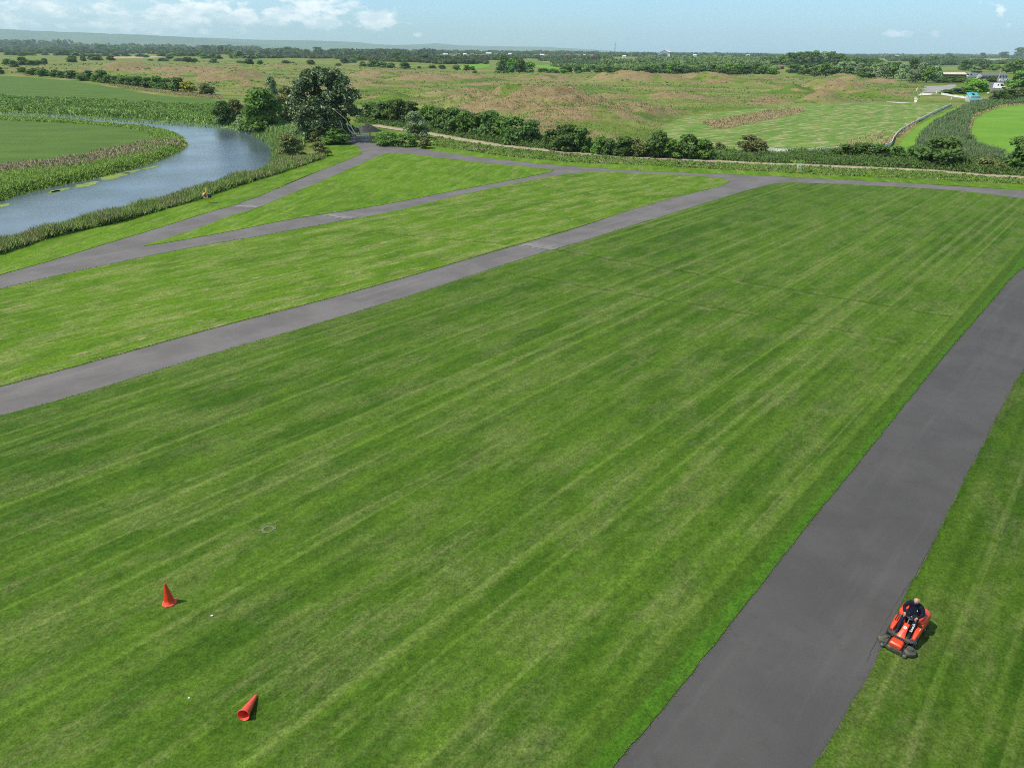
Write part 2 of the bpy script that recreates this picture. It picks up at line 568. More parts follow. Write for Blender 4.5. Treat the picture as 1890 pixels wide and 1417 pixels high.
def terrain(x, y):
    """height and the share of dry tan grass"""
    x, y = np.asarray(x, float).ravel(), np.asarray(y, float).ravel()
    P = np.c_[x, y]
    h = np.full(len(x), -0.08)
    dist = np.hypot(x, y)
    hm = np.zeros(len(x))
    nearh = (y > 110) & (y < 1500)
    sd = np.full(len(x), 99.0)
    sd[nearh] = sdist(P[nearh], heath_w)
    hm = np.clip(-sd / 8.0, 0, 1)
    n = fbm(x / 26, y / 18, 5, 4)
    bump = np.zeros(len(x))
    tan = np.zeros(len(x))
    for cx, cy, rx, ry, hh, tn in MW:
        u, v = (x - cx) / rx, (y - cy) / ry
        r2 = u * u + v * v
        m = r2 < 9
        if not m.any():
            continue
        wob = 0.75 + 0.5 * vnoise(x[m] / 7 + cx, y[m] / 7, 2)
        g = np.exp(-(r2[m] * wob) ** 1.45 * 1.5)
        bump[m] = np.maximum(bump[m], hh * g * (0.82 + 0.36 * vnoise(x[m] / 4, y[m] / 4, 9)))
        tan[m] = np.maximum(tan[m], tn * np.clip(g * 1.7, 0, 1))
    h = h + hm * (bump + 1.1 * (n - 0.3).clip(0) + 0.25 * vnoise(x / 3, y / 3, 4))
    band = fbm(x / 34 + 3, y / 20, 11, 4)
    tan = np.maximum(tan, np.clip((band - 0.52) * 7, 0, 1) * 0.9)
    tan = tan * np.clip(1.15 - np.clip((fbm(x / 13, y / 9, 21, 3) - 0.52) * 6, 0, 1), 0, 1)
    tan = tan * hm
    # river channel
    nr = (np.abs(x) < 330) & (y > 20) & (y < 420)
    rd = np.full(len(x), 99.0)
    rd[nr] = sdist(P[nr], river_w)
    t = np.clip((rd + 0.4) / 3.2, 0, 1)
    t = t * t * (3 - 2 * t)
    h = np.where(rd < 3, -1.9 + (h + 1.9) * t, h)
    return h, tan, hm


def height(x, y):
    return terrain(np.array([x]), np.array([y]))[0][0]


# ================================================================ ground materials
def grainy(t, p, c, amt=0.5, far=1.0):
    """blade-scale mottling"""
    g = t.noise(p, 14.0 * far, 3.0, 0.7)
    g2 = t.noise(p, 46.0 * far, 2.0, 0.7)
    k = t.math('ADD', t.math('MULTIPLY', g, 0.6), t.math('MULTIPLY', g2, 0.4))
    return t.scale(c, t.rng(k, 0.32, 0.68, 1 - amt, 1 + amt, False)), k


def lawn_mat(name, ang, dark, mid, lite, straw, thatch=0.5, stripe=0.5, lines=(), edge=None, bare=None, sw=0.55):
    m, t, b, o = mat(name)
    p = t.pos()
    r = t.vscale(p, (1, 1, 1), -ang)                       # u along the mowing, v across
    broad = t.noise(p, 0.045, 3.0, 0.55)
    patch = t.noise(t.vscale(r, (0.5, 1.0, 1)), 0.38, 5.0, 0.62, 0.3)
    patch2 = t.noise(t.vscale(r, (0.4, 1.0, 1), 0, (31, 7, 0)), 0.5, 5.0, 0.62, 0.2)
    wide = t.noise(t.vscale(r, (0.005, 1.0, 1)), 1.5 * sw, 3.0, 0.55)
    thin = t.noise(t.vscale(r, (0.007, 1.0, 1), 0, (3, 11, 0)), 2.9 * sw, 3.0, 0.6)
    fine = t.noise(t.vscale(r, (0.30, 1.5, 1)), 2.2, 4.0, 0.7)
    tuft = t.noise(p, 1.7, 5.0, 0.65)
    k = t.math('ADD', t.math('MULTIPLY', patch, 0.62), t.math('MULTIPLY', broad, 0.38))
    c = t.mix(t.rng(k, 0.40, 0.55), dark, mid)
    c = t.mix(t.math('MULTIPLY', t.rng(wide, 0.46, 0.62), stripe * 0.48), c, lite)
    c = t.mix(t.math('MULTIPLY', t.rng(wide, 0.47, 0.34), stripe * 0.42), c, dark)
    c = t.mix(t.math('MULTIPLY', t.rng(thin, 0.54, 0.66), stripe * 0.75), c, t.scale(lite, 1.12))
    c = t.mix(t.math('MULTIPLY', t.rng(thin, 0.45, 0.33), stripe * 0.6), c, t.scale(dark, 0.85))
    th = t.math('ADD', t.math('MULTIPLY', t.rng(patch2, 0.44, 0.62), 0.75), t.math('MULTIPLY', t.math('MULTIPLY', t.rng(thin, 0.52, 0.62), t.rng(patch2, 0.38, 0.5)), 0.4))
    spk = t.math('ADD', t.math('MULTIPLY', t.noise(p, 9.0, 4.0, 0.75), 0.6), t.math('MULTIPLY', fine, 0.4))
    th = t.math('MULTIPLY', th, t.rng(spk, 0.38, 0.60))
    c = t.mix(t.math('MULTIPLY', th, thatch), c, straw)
    c = t.mix(t.math('MULTIPLY', t.rng(t.noise(p, 3.1, 4.0, 0.6), 0.54, 0.72), 0.35), c, t.scale(dark, 0.75))
    px_, py_, pz_ = t.xyz(p)

    def dline(p0, d):
        nx, ny = -d[1], d[0]
        return t.math('ADD', t.math('ADD', t.math('MULTIPLY', px_, nx), t.math('MULTIPLY', py_, ny)), -(p0[0] * nx + p0[1] * ny))
    for (q0, q1, wd, amt) in lines:
        q0, q1 = ground([q0, q1])
        d = (q1 - q0) / np.linalg.norm(q1 - q0)
        dd = t.math('ABSOLUTE', t.math('ADD', dline(q0, d), t.math('MULTIPLY', t.math('SUBTRACT', t.noise(p, 0.35, 2.0), 0.5), 0.9)))
        al = t.math('ADD', t.math('ADD', t.math('MULTIPLY', px_, d[0]), t.math('MULTIPLY', py_, d[1])), -(q0 @ d))
        L = float(np.linalg.norm(q1 - q0))
        gate = t.math('MULTIPLY', t.rng(al, -2.0, 1.0), t.rng(al, L + 2.0, L - 1.0))
        mk = t.math('MULTIPLY', t.rng(dd, wd, wd * 0.35), t.rng(t.noise(p, 0.8, 3.0), 0.36, 0.55))
        pale = t.math('MULTIPLY', t.math('MULTIPLY', t.rng(dd, wd * 3.0, wd * 1.2), t.rng(t.noise(p, 0.5, 3.0), 0.5, 0.66)), gate)
        c = t.mix(t.math('MULTIPLY', pale, 0.4), c, straw)
        c = t.mix(t.math('MULTIPLY', t.math('MULTIPLY', mk, gate), amt), c, t.scale(dark, 0.62))
    if edge is not None:
        q0, d = edge
        dd = t.math('ABSOLUTE', t.math('ADD', dline(q0, d), t.math('MULTIPLY', t.math('SUBTRACT', t.noise(p, 0.9, 3.0), 0.5), 0.18)))
        c = t.mix(t.math('MULTIPLY', t.rng(dd, 1.75, 1.35), 0.45), c, lite)
        c = t.mix(t.math('MULTIPLY', t.rng(dd, 1.25, 1.05), 0.72), c, t.scale(dark, 0.85))
        c = t.mix(t.math('MULTIPLY', t.rng(dd, 0.60, 0.42), 0.55), c, (mid[0] * 0.85, mid[1] * 1.18, mid[2] * 0.9))
    if bare is not None:
        ba = t.rng(t.noise(t.vscale(r, (0.5, 1.7, 1)), 0.9, 5.0, 0.7), 0.55, 0.64)
        ba = t.math('MULTIPLY', ba, t.rng(t.noise(t.vscale(r, (0.02, 0.9, 1)), 1.0, 3.0, 0.6), 0.5, 0.6))
        c = t.mix(t.math('MULTIPLY', ba, bare), c, (0.34, 0.27, 0.15))
    cl = t.math('ADD', t.math('MULTIPLY', t.noise(p, 4.0, 4.0, 0.75), 0.55), t.math('MULTIPLY', t.noise(t.vscale(r, (0.7, 1.3, 1)), 1.6, 5.0, 0.72), 0.45))
    c = t.scale(c, t.rng(cl, 0.36, 0.64, 0.68, 1.32, False))
    c, kk = grainy(t, p, c, 0.55)
    t.put(b.inputs['Base Color'], c)
    b.inputs['Roughness'].default_value = 0.9
    b.inputs['Specular IOR Level'].default_value = 0.08
    bp = t.n('ShaderNodeBump')
    bp.inputs['Strength'].default_value = 0.5
    bp.inputs['Distance'].default_value = 0.03
    t.put(bp.inputs['Height'], t.math('ADD', kk, t.math('MULTIPLY', tuft, 0.8)))
    t.put(b.inputs['Normal'], bp.outputs[0])
    return m


A_LINES = [((1026, 462), (1765, 587), 0.34, 0.5), ((940, 505), (1760, 645), 0.34, 0.45)]
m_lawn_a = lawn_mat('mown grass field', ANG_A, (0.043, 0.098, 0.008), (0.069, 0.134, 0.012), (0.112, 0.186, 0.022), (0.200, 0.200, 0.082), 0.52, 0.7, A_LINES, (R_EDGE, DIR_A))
_r0, _r1 = ground([(1500, 1417), (1889, 683)])
_rd = (_r1 - _r0) / np.linalg.norm(_r1 - _r0)
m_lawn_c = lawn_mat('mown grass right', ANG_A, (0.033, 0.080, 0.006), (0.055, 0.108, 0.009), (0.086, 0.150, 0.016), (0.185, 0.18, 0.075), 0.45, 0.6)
m_lawn_b = lawn_mat('bright short grass', ANG_A, (0.066, 0.140, 0.008), (0.097, 0.184, 0.011), (0.136, 0.228, 0.020), (0.33, 0.31, 0.13), 0.62, 0.30, [((560, 418), (953, 453), 0.3, 0.6)], None, 0.75)
_t0, _t1 = ground([(381, 393), (608, 308.6)])
ANG_L = math.atan2(*(_t1 - _t0)[::-1])
m_lawn_t = lawn_mat('bright verge grass', ANG_L, (0.072, 0.156, 0.008), (0.106, 0.206, 0.011), (0.148, 0.252, 0.020), (0.33, 0.34, 0.11), 0.42, 0.26, [((478, 382), (568, 402), 0.3, 0.6)], None, 0.12)


def asphalt_mat(name, base, lite, spec=0.35):
    m, t, b, o = mat(name)
    p = t.pos()
    r = t.vscale(p, (1, 1, 1), -ANG_A)
    c = t.mix(t.rng(t.noise(p, 0.25, 4.0, 0.6), 0.35, 0.65), base, lite)
    c = t.mix(t.math('MULTIPLY', t.rng(t.noise(t.vscale(r, (0.06, 0.9, 1)), 1.0, 4.0, 0.6), 0.52, 0.68), 0.35), c, tuple(v * 1.25 for v in lite))
    c = t.mix(t.math('MULTIPLY', t.rng(t.noise(p, 1.3, 5.0, 0.65), 0.55, 0.7), 0.3), c, tuple(v * 0.75 for v in base))
    g = t.noise(p, 55.0, 2.0, 0.8)
    c = t.scale(c, t.rng(g, 0.25, 0.75, 0.74, 1.26, False))
    vo = t.n('ShaderNodeTexVoronoi')
    t.put(vo.inputs['Vector'], p)
    vo.inputs['Scale'].default_value = 3.2
    c = t.mix(t.rng(vo.outputs['Distance'], 0.035, 0.018, 0, 0.55), c, (0.42, 0.41, 0.38))
    t.put(b.inputs['Base Color'], c)
    b.inputs['Roughness'].default_value = 0.82
    b.inputs['Specular IOR Level'].default_value = spec
    bp = t.n('ShaderNodeBump')
    bp.inputs['Strength'].default_value = 0.35
    bp.inputs['Distance'].default_value = 0.01
    t.put(bp.inputs['Height'], g)
    t.put(b.inputs['Normal'], bp.outputs[0])
    return m


m_asph = asphalt_mat('weathered asphalt with painted light', (0.132, 0.119, 0.111), (0.168, 0.152, 0.143))  # older grey, also lifted to paint in the brightening at grazing view
m_asph_r = asphalt_mat('newer asphalt with painted shade', (0.072, 0.067, 0.063), (0.088, 0.082, 0.077))  # darker grey for the near path, duller foreground light partly painted in


def field_mat(name, a, bcol, straw, amt=0.3, sc=0.06, ang=0.0, grain=0.3, aniso=4.0):
    m, t, b, o = mat(name)
    p = t.pos()
    r = t.vscale(p, (1, 1, 1), -ang)
    q = t.vscale(r, (1.0, aniso, 1))
    c = t.mix(t.rng(t.noise(q, sc, 5.0, 0.6), 0.35, 0.65), a, bcol)
    c = t.mix(t.math('MULTIPLY', t.rng(t.noise(q, sc * 3.3, 5.0, 0.68, 0.3), 0.47, 0.66), amt), c, straw)
    g = t.noise(p, 1.6, 4.0, 0.75)
    c = t.scale(c, t.rng(g, 0.3, 0.7, 1 - grain, 1 + grain, False))
    t.put(b.inputs['Base Color'], c)
    b.inputs['Roughness'].default_value = 0.9
    b.inputs['Specular IOR Level'].default_value = 0.15
    return m


# plain and heath: the share of tan grass is a property of each spot of ground
m, t, b, o = mat('plain and heath grass')
p = t.pos()
c = t.mix(t.rng(t.noise(p, 0.035, 5.0, 0.6), 0.36, 0.62), (0.080, 0.150, 0.018), (0.185, 0.220, 0.042))
c = t.mix(t.math('MULTIPLY', t.rng(t.noise(t.vscale(p, (1, 1.8, 1), 0, (40, 9, 0)), 0.045, 4.0, 0.6), 0.54, 0.64), 0.75), c, (0.135, 0.245, 0.024))
c = t.mix(t.math('MULTIPLY', t.rng(t.noise(t.vscale(p, (1, 2.5, 1)), 0.011, 5.0, 0.6), 0.45, 0.6), 0.55), c, (0.30, 0.245, 0.115))
c = t.mix(t.math('MULTIPLY', t.rng(t.noise(p, 0.16, 5.0, 0.65), 0.52, 0.66), 0.6), c, (0.055, 0.10, 0.022))
tanm = t.rng(t.math('ADD', t.attr('tan'), t.math('MULTIPLY', t.math('SUBTRACT', t.noise(p, 0.5, 5.0, 0.7), 0.5), 0.9)), 0.3, 0.7)
c = t.mix(t.math('MULTIPLY', tanm, 0.95), c, t.mix(t.rng(t.noise(p, 0.25, 4.0, 0.6), 0.35, 0.65), (0.300, 0.225, 0.115), (0.225, 0.165, 0.083)))
c = t.scale(c, t.rng(t.noise(p, 1.4, 4.0, 0.75), 0.3, 0.7, 0.7, 1.3, False))
c = t.mix(t.rng(t.xyz(p)[2], -0.75, -0.95), c, (0.05, 0.045, 0.03))
t.put(b.inputs['Base Color'], c)
b.inputs['Roughness'].default_value = 0.95
b.inputs['Specular IOR Level'].default_value = 0.1
m_plain = m

# ================================================================ the ground, one sheet to the horizon
dense = np.linspace(-50, 50, 430)
angs = np.radians(np.concatenate([np.linspace(-180, -51, 40), dense, np.linspace(51, 178, 40)]))
rad = np.concatenate([np.linspace(3, 60, 60)[:-1], np.geomspace(60, 900, 350)[:-1], np.geomspace(900, 20000, 62)])
AA, RR = np.meshgrid(angs, rad, indexing='ij')
X, Y = (RR * np.sin(AA)).ravel(), (RR * np.cos(AA)).ravel()
H, TAN, HM = terrain(X, Y)
na, nr_ = len(angs), len(rad)
idx = np.arange(na * nr_).reshape(na, nr_)
nxt = np.roll(idx, -1, 0)
q = np.stack([idx[:, :-1], idx[:, 1:], nxt[:, 1:], nxt[:, :-1]], -1).reshape(-1, 4)[:, ::-1]
co = np.c_[X, Y, H]
co = np.vstack([co, [[0, 0, -0.08]]])
tri = np.stack([np.full(na, na * nr_), nxt[:, 0], idx[:, 0]], -1)[:, ::-1]
me = mesh_np('ground', co, [q, tri[:, ::-1]], smooth=True, attrs={'tan': np.append(TAN, 0)})
gnd = link('ground', me, m_plain)
tag(gnd, kind='structure')


def sheet(name, poly, z, m, jit=0.0, drop=0.0, it=1, world=False, kind='structure', fine=0.004, label=None, cat=None):
    P = chaikin(np.asarray(poly, float) if world else ground(poly), it) if it else (np.asarray(poly, float) if world else ground(poly))
    out = []
    n = len(P)
    for i in range(n):
        a, b = P[i], P[(i + 1) % n]
        L = np.linalg.norm(b - a)
        step = max(0.18, fine * np.linalg.norm((a + b) / 2))
        k = max(1, int(L / step)) if jit else 1
        k = min(k, 400)
        nrm = np.array([-(b - a)[1], (b - a)[0]]) / max(L, 1e-6)
        for j in range(k):
            s = a + (b - a) * j / k
            if jit:
                s = s + nrm * jit * (2 * (fbm(s[0] * 1.5, s[1] * 1.5, 3, 4) - 0.5) * 1.5 + rng.normal() * 0.25)
            out.append(s)
    V = [Vector((p[0], p[1], z)) for p in out]
    tris = tessellate_polygon([V])
    co = np.array([v[:] for v in V])
    f = np.array(tris)
    # upward faces
    a, b, c3 = co[f[:, 0]], co[f[:, 1]], co[f[:, 2]]
    up = np.cross(b - a, c3 - a)[:, 2] < 0
    f[up] = f[up][:, ::-1]
    fl = [f]
    if drop:
        k = len(co)
        area = 0.5 * np.sum(co[:, 0] * np.roll(co[:, 1], -1) - np.roll(co[:, 0], -1) * co[:, 1])
        lo = co.copy()
        lo[:, 2] -= drop
        co = np.vstack([co, lo])
        i = np.arange(k)
        j = (i + 1) % k
        s = np.stack([i, i + k, j + k, j], -1)
        fl.append(s if area > 0 else s[:, ::-1])
    ob = link(name, mesh_np(name, co, fl), m)
    tag(ob, label, cat, kind=kind)
    ob['edge'] = 0
    del ob['edge']
    return ob, np.array(out)


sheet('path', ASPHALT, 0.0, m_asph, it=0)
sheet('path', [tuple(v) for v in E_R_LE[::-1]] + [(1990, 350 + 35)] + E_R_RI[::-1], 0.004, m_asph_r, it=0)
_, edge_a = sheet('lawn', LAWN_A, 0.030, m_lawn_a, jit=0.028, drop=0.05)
_, edge_b = sheet('lawn', LAWN_B, 0.028, m_lawn_b, jit=0.03, drop=0.045)
_, edge_t = sheet('lawn', TRI, 0.040, m_lawn_t, jit=0.05, drop=0.045)
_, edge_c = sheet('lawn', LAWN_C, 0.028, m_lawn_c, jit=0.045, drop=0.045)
_, edge_v = sheet('verge', VERGE_V, 0.036, m_lawn_t, jit=0.08, drop=0.12)
_, edge_f = sheet('verge', VERGE_F, 0.036, m_lawn_t, jit=0.06, drop=0.12)

m_mead = field_mat('pasture grass', (0.070, 0.130, 0.018), (0.092, 0.160, 0.022), (0.12, 0.20, 0.03), 0.3, 0.05, 0.1, 0.22, 3.0)
m_mead2 = field_mat('far pasture grass', (0.095, 0.150, 0.028), (0.125, 0.180, 0.036), (0.15, 0.2, 0.05), 0.3, 0.03, 0.0, 0.2, 3.0)
m_brt = field_mat('fresh green field', (0.130, 0.270, 0.022), (0.165, 0.310, 0.028), (0.14, 0.25, 0.03), 0.3, 0.05, 0.4, 0.2, 2.0)
m_cut = field_mat('cut hay field', (0.095, 0.190, 0.022), (0.155, 0.240, 0.040), (0.38, 0.34, 0.17), 0.9, 0.035, ANG_A - 0.10, 0.25, 5.0)
m_strw = field_mat('straw stubble', (0.42, 0.34, 0.20), (0.36, 0.30, 0.17), (0.3, 0.28, 0.14), 0.3, 0.01, 0.0, 0.1, 3.0)
m_yel = field_mat('ragwort meadow', (0.24, 0.27, 0.045), (0.17, 0.24, 0.04), (0.40, 0.36, 0.05), 0.6, 0.05, 0.0, 0.3, 3.0)
sheet('meadow', PENINSULA, -0.03, m_mead, jit=0.4)
sheet('meadow', FIELD_L, -0.03, m_mead, jit=0.5)
sheet('field', FIELD_R, -0.03, m_cut, jit=0.4)
sheet('field', FIELD_R2, -0.03, m_brt, jit=0.3)
sheet('field', FIELD_R3, -0.03, m_brt, jit=0.3)
for nm, pl, mm in [('field', [(127, 95), (180, 93.5), (292, 98), (290, 101.5), (200, 100.5), (135, 99)], m_brt),
                   ('field', [(236, 116), (330, 115.5), (480, 119), (480, 126), (330, 123), (240, 122)], m_mead2),
                   ('field', [(410, 111), (600, 118.5), (700, 120), (690, 123.5), (560, 120), (420, 119)], m_mead2),
                   ('field', [(850, 120), (905, 117), (905, 124), (860, 130), (845, 128)], m_brt),
                   ('field', [(986, 119.2), (1092, 121), (1092, 128), (1040, 129), (990, 126)], m_brt),
                   ('field', [(1000, 113), (1110, 111.5), (1110, 113), (1005, 115)], m_strw),
                   ('field', [(1626, 109.6), (1890, 109), (1940, 110), (1890, 113), (1700, 113), (1630, 112)], m_strw),
                   ('field', [(1725, 126), (1768, 125.5), (1768, 130), (1725, 131)], m_cut),
                   ('field', [(515, 101.2), (615, 101.2), (615, 103), (520, 102.6)], m_brt),
                   ('field', [(190, 105), (300, 103), (300, 107), (200, 108.5)], m_strw),
                   ('field', [(285, 134), (400, 136), (395, 140.5), (300, 140)], m_yel),
                   ('field', [(1360, 153), (1430, 152), (1440, 160), (1370, 161)], m_yel)]:
    sheet(nm, pl, -0.02, mm, it=2, jit=0.8)

m_tans = field_mat('uncut straw strip', (0.27, 0.205, 0.11), (0.21, 0.155, 0.085), (0.15, 0.16, 0.05), 0.4, 0.2, 0, 0.35, 2.0)
sheet('field', [(1288, 224), (1331, 240), (1420, 221), (1489, 206), (1482, 199), (1412, 204), (1346, 217)], -0.01, m_tans, jit=0.6)
sheet('field', [(1545, 280), (1600, 268), (1640, 243), (1600, 250), (1545, 268)], -0.012, m_cut, jit=0.6)
# gravel yard, access road, chalk path
m_grav = field_mat('grey gravel', (0.30, 0.28, 0.26), (0.36, 0.335, 0.31), (0.24, 0.21, 0.15), 0.4, 0.08, 0, 0.25, 1.0)
m_pale = field_mat('pale limestone', (0.62, 0.57, 0.48), (0.72, 0.68, 0.6), (0.45, 0.4, 0.28), 0.4, 0.2, 0, 0.2, 1.0)
m_dirt = field_mat('dirt track', (0.36, 0.28, 0.19), (0.44, 0.36, 0.27), (0.17, 0.19, 0.06), 0.5, 0.25, 0, 0.3, 1.0)
sheet('gravel_yard', [(1681, 161), (1690, 160), (1745, 158.5), (1752, 156.5), (1767, 156), (1762, 163), (1742, 168), (1728, 172.5), (1692, 169)], 0.03, m_grav, jit=0.4)
sheet('road', [(1825.5, 155), (1828, 150), (1840, 148), (1852, 152), (1850, 165), (1838, 173), (1834, 178), (1829, 174), (1827, 163)], 0.02, m_asph, it=1, jit=0.2)
sheet('footpath', [(1683, 167), (1691, 167.5), (1701, 172), (1725, 173.5), (1716, 176), (1700, 176.5), (1690, 177.5), (1699, 174)], 0.045, m_pale, jit=0.3)
for pl in ([(1635, 188), (1680, 190.3), (1682, 191.4), (1637, 189.5)], [(1688, 178), (1694, 180), (1692, 190), (1686, 190)]):
    sheet('footpath', pl, 0.04, m_pale, jit=0.3)

tw = chaikin(ground(TRACK), 2, closed=False)
tn = np.gradient(tw, axis=0)
tn = np.c_[-tn[:, 1], tn[:, 0]] / np.linalg.norm(tn, axis=1)[:, None]
sheet('dirt_track', np.vstack([tw + tn * 1.7, (tw - tn * 1.7)[::-1]]), 0.02, m_dirt, it=0, world=True, jit=0.25)

# drain joints across the paths: pale worn concrete with a dark channel
m, t, b, o = mat('worn concrete')
p = t.pos()
f = t.math('MULTIPLY', t.attr('fade'), t.rng(t.noise(p, 1.1, 5.0, 0.7), 0.3, 0.6))
c = t.mix(f, (0.132, 0.119, 0.111), (0.30, 0.28, 0.265))
t.put(b.inputs['Base Color'], t.scale(c, t.rng(t.noise(p, 40, 2, 0.8), 0.25, 0.75, 0.75, 1.25, False)))
b.inputs['Roughness'].default_value = 0.85
m_worn = m
m_chan = paint('damp drain channel', (0.07, 0.066, 0.064), 0.8)
for (j0, j1, far) in [((953, 453), (1013, 463.5), 3.8), ((590, 397.5), (636, 405.5), 2.8), ((425, 381.5), (465, 384.2), 3.0)]:
    a, b2 = ground([j0, j1])
    d = (b2 - a) / np.linalg.norm(b2 - a)
    nn = np.array([-d[1], d[0]])
    if nn[1] < 0:
        nn = -nn
    a, b2 = a - d * 0.0, b2 + d * 0.0
    co, at = [], []
    for k, off in enumerate((0.0, 0.2, 1.2, far)):
        sh = DIR_A * off / max(abs(DIR_A @ nn), 0.3)
        for s in (0.02, 0.5, 0.98):
            pnt = a + (b2 - a) * s + sh
            co.append((pnt[0], pnt[1], 0.010))
            at.append((0.5, 1.0, 0.6, 0.0)[k] * (0.9 if s < 0.9 else 0.8))
    fs = [(r_ * 3 + i, r_ * 3 + i + 1, r_ * 3 + i + 4, r_ * 3 + i + 3) for r_ in range(3) for i in range(2)]
    ob = link('path', mesh_np('path', co, np.array(fs), attrs={'fade': at}), m_worn)
    tag(ob, kind='structure')
    sh = DIR_A * 0.35
    co = [(*(a + d * 0.15 + sh * 0.8), 0.014), (*(b2 - d * 0.1 + sh * 0.5), 0.014), (*(b2 - d * 0.1 + sh * 1.3), 0.014), (*(a + d * 0.15 + sh * 1.25), 0.014)]
    ob = link('drain_channel', mesh_np('drain_channel', co, np.array([[0, 1, 2, 3]])), m_chan)
    tag(ob, kind='structure')

# crack and loose edge along the right-hand path
m_crack = paint('dark crack', (0.03, 0.028, 0.026), 0.9)
cr = chaikin(ground([(1733, 985), (1722, 1003), (1706, 1030), (1690, 1062), (1681, 1075), (1673, 1082), (1668, 1092), (1661, 1103), (1656, 1110), (1648, 1118), (1646, 1127), (1640, 1138), (1634, 1149), (1626, 1163), (1617, 1183), (1607, 1205), (1600, 1222)]), 2, closed=False)
co, fs = [], []
for i, pnt in enumerate(cr):
    dd = cr[min(i + 1, len(cr) - 1)] - cr[max(i - 1, 0)]
    nn = np.array([-dd[1], dd[0]]) / max(np.linalg.norm(dd), 1e-6)
    wv = 0.002 + 0.010 * vnoise(pnt[0] * 2.2, pnt[1] * 2.2, 5) ** 2 * 1.6
    jj = 0.05 * (vnoise(pnt[0] * 5, pnt[1] * 5, 8) - 0.5)
    co += [(*(pnt + nn * (jj + wv)), 0.010), (*(pnt + nn * (jj - wv)), 0.010)]
fs = [(2 * i, 2 * i + 1, 2 * i + 3, 2 * i + 2) for i in range(len(cr) - 1)]
tag(link('path', mesh_np('path', co, np.array(fs)), m_crack), kind='structure')

# ================================================================ river and far water
m, t, b, o = mat('river water')
p = t.pos()
b.inputs['Base Color'].default_value = (0.085, 0.115, 0.135, 1)
b.inputs['Roughness'].default_value = 0.12
b.inputs['IOR'].default_value = 1.33
rr = t.vscale(p, (1, 1, 1), 0.5)
w = t.math('ADD', t.math('MULTIPLY', t.noise(t.vscale(rr, (1.0, 2.2, 1)), 1.5, 3.0, 0.6), 0.6), t.math('MULTIPLY', t.noise(t.vscale(rr, (1.0, 1.8, 1)), 4.5, 3.0, 0.6), 0.4))
bp = t.n('ShaderNodeBump')
bp.inputs['Strength'].default_value = 0.55
t.put(bp.inputs['Distance'], t.rng(t.noise(p, 0.05, 3.0), 0.35, 0.65, 0.05, 0.14))
t.put(bp.inputs['Height'], w)
t.put(b.inputs['Normal'], bp.outputs[0])
m_water = m
lo, hi = river_w.min(0) - 12, river_w.max(0) + 6
ob = link('river', mesh_np('river', [(lo[0], lo[1], -1.0), (hi[0], lo[1], -1.0), (hi[0], hi[1], -1.0), (lo[0], hi[1], -1.0)], np.array([[0, 1, 2, 3]])), m_water)
tag(ob, kind='structure')
m, t, b, o = mat('far sea')
b.inputs['Base Color'].default_value = (0.10, 0.17, 0.21, 1)
b.inputs['Roughness'].default_value = 0.35
s_ = [(1140, 7850), (12500, 6600), (15000, 13000), (1520, 19700)]
ob = link('sea', mesh_np('sea', [(x, y, 0.6) for x, y in s_], np.array([[0, 1, 2, 3]])), m)
tag(ob, kind='structure')

# ================================================================ hills across the estuary
m_hill = field_mat('distant hillside', (0.050, 0.085, 0.040), (0.085, 0.125, 0.055), (0.16, 0.17, 0.08), 0.35, 0.0012, 0.0, 0.15, 2.0)


def hill(profile, D, depth):
    prof = np.array(profile, float)
    xs = np.arange(prof[0, 0], prof[-1, 0] + 1, 8.0)
    ys = np.interp(xs, prof[:, 0], prof[:, 1])
    rows = []
    for k, (dv, hv) in enumerate([(-depth, 0.0), (-depth * .6, .30), (-depth * .3, .68), (0, 1.0), (depth * .6, .6), (depth * 1.2, 0)]):
        r = []
        for x, y in zip(xs, ys):
            d = ray([x], [y])[0]
            tt = D / d[1]
            pz = CAM_H + d[2] * tt
            X_ = d[0] * tt * (D + dv) / D
            wob = 1 + (0.25 * (vnoise(X_ / 420, k * 3.1, 7) - 0.5) if 0 < k < 3 else 0.03 * (vnoise(X_ / 150, 1, 7) - .5))
            r.append((X_, D + dv, max(pz, 2) * hv * wob - (3 if hv == 0 else 0)))
        rows.append(r)
    n = len(xs)
    co = np.array(rows).reshape(-1, 3)
    fs = [(a * n + i, a * n + i + 1, (a + 1) * n + i + 1, (a + 1) * n + i) for a in range(len(rows) - 1) for i in range(n - 1)]
    tag(link('hills', mesh_np('hills', co, np.array(fs), smooth=True), m_hill), kind='structure')


hill([(-160, 47), (0, 53.5), (21, 54), (74, 58), (148, 60), (212, 62.8), (275, 65), (317, 67.5), (360, 70), (420, 76), (500, 83), (560, 89), (620, 96)], 12000, 1900)
hill([(240, 72), (317, 68.6), (400, 70.6), (463, 73.5), (569, 75), (612, 76.2), (665, 78.6), (700, 82.5), (739, 83.8), (790, 84.5), (850, 89), (900, 95)], 14500, 2100)
hill([(660, 86), (739, 83.4), (781, 81.8), (805, 80), (840, 83.4), (863, 84.6), (943, 86), (1006, 87), (1054, 89.7), (1100, 92), (1125, 94), (1160, 97.5)], 16700, 2000)
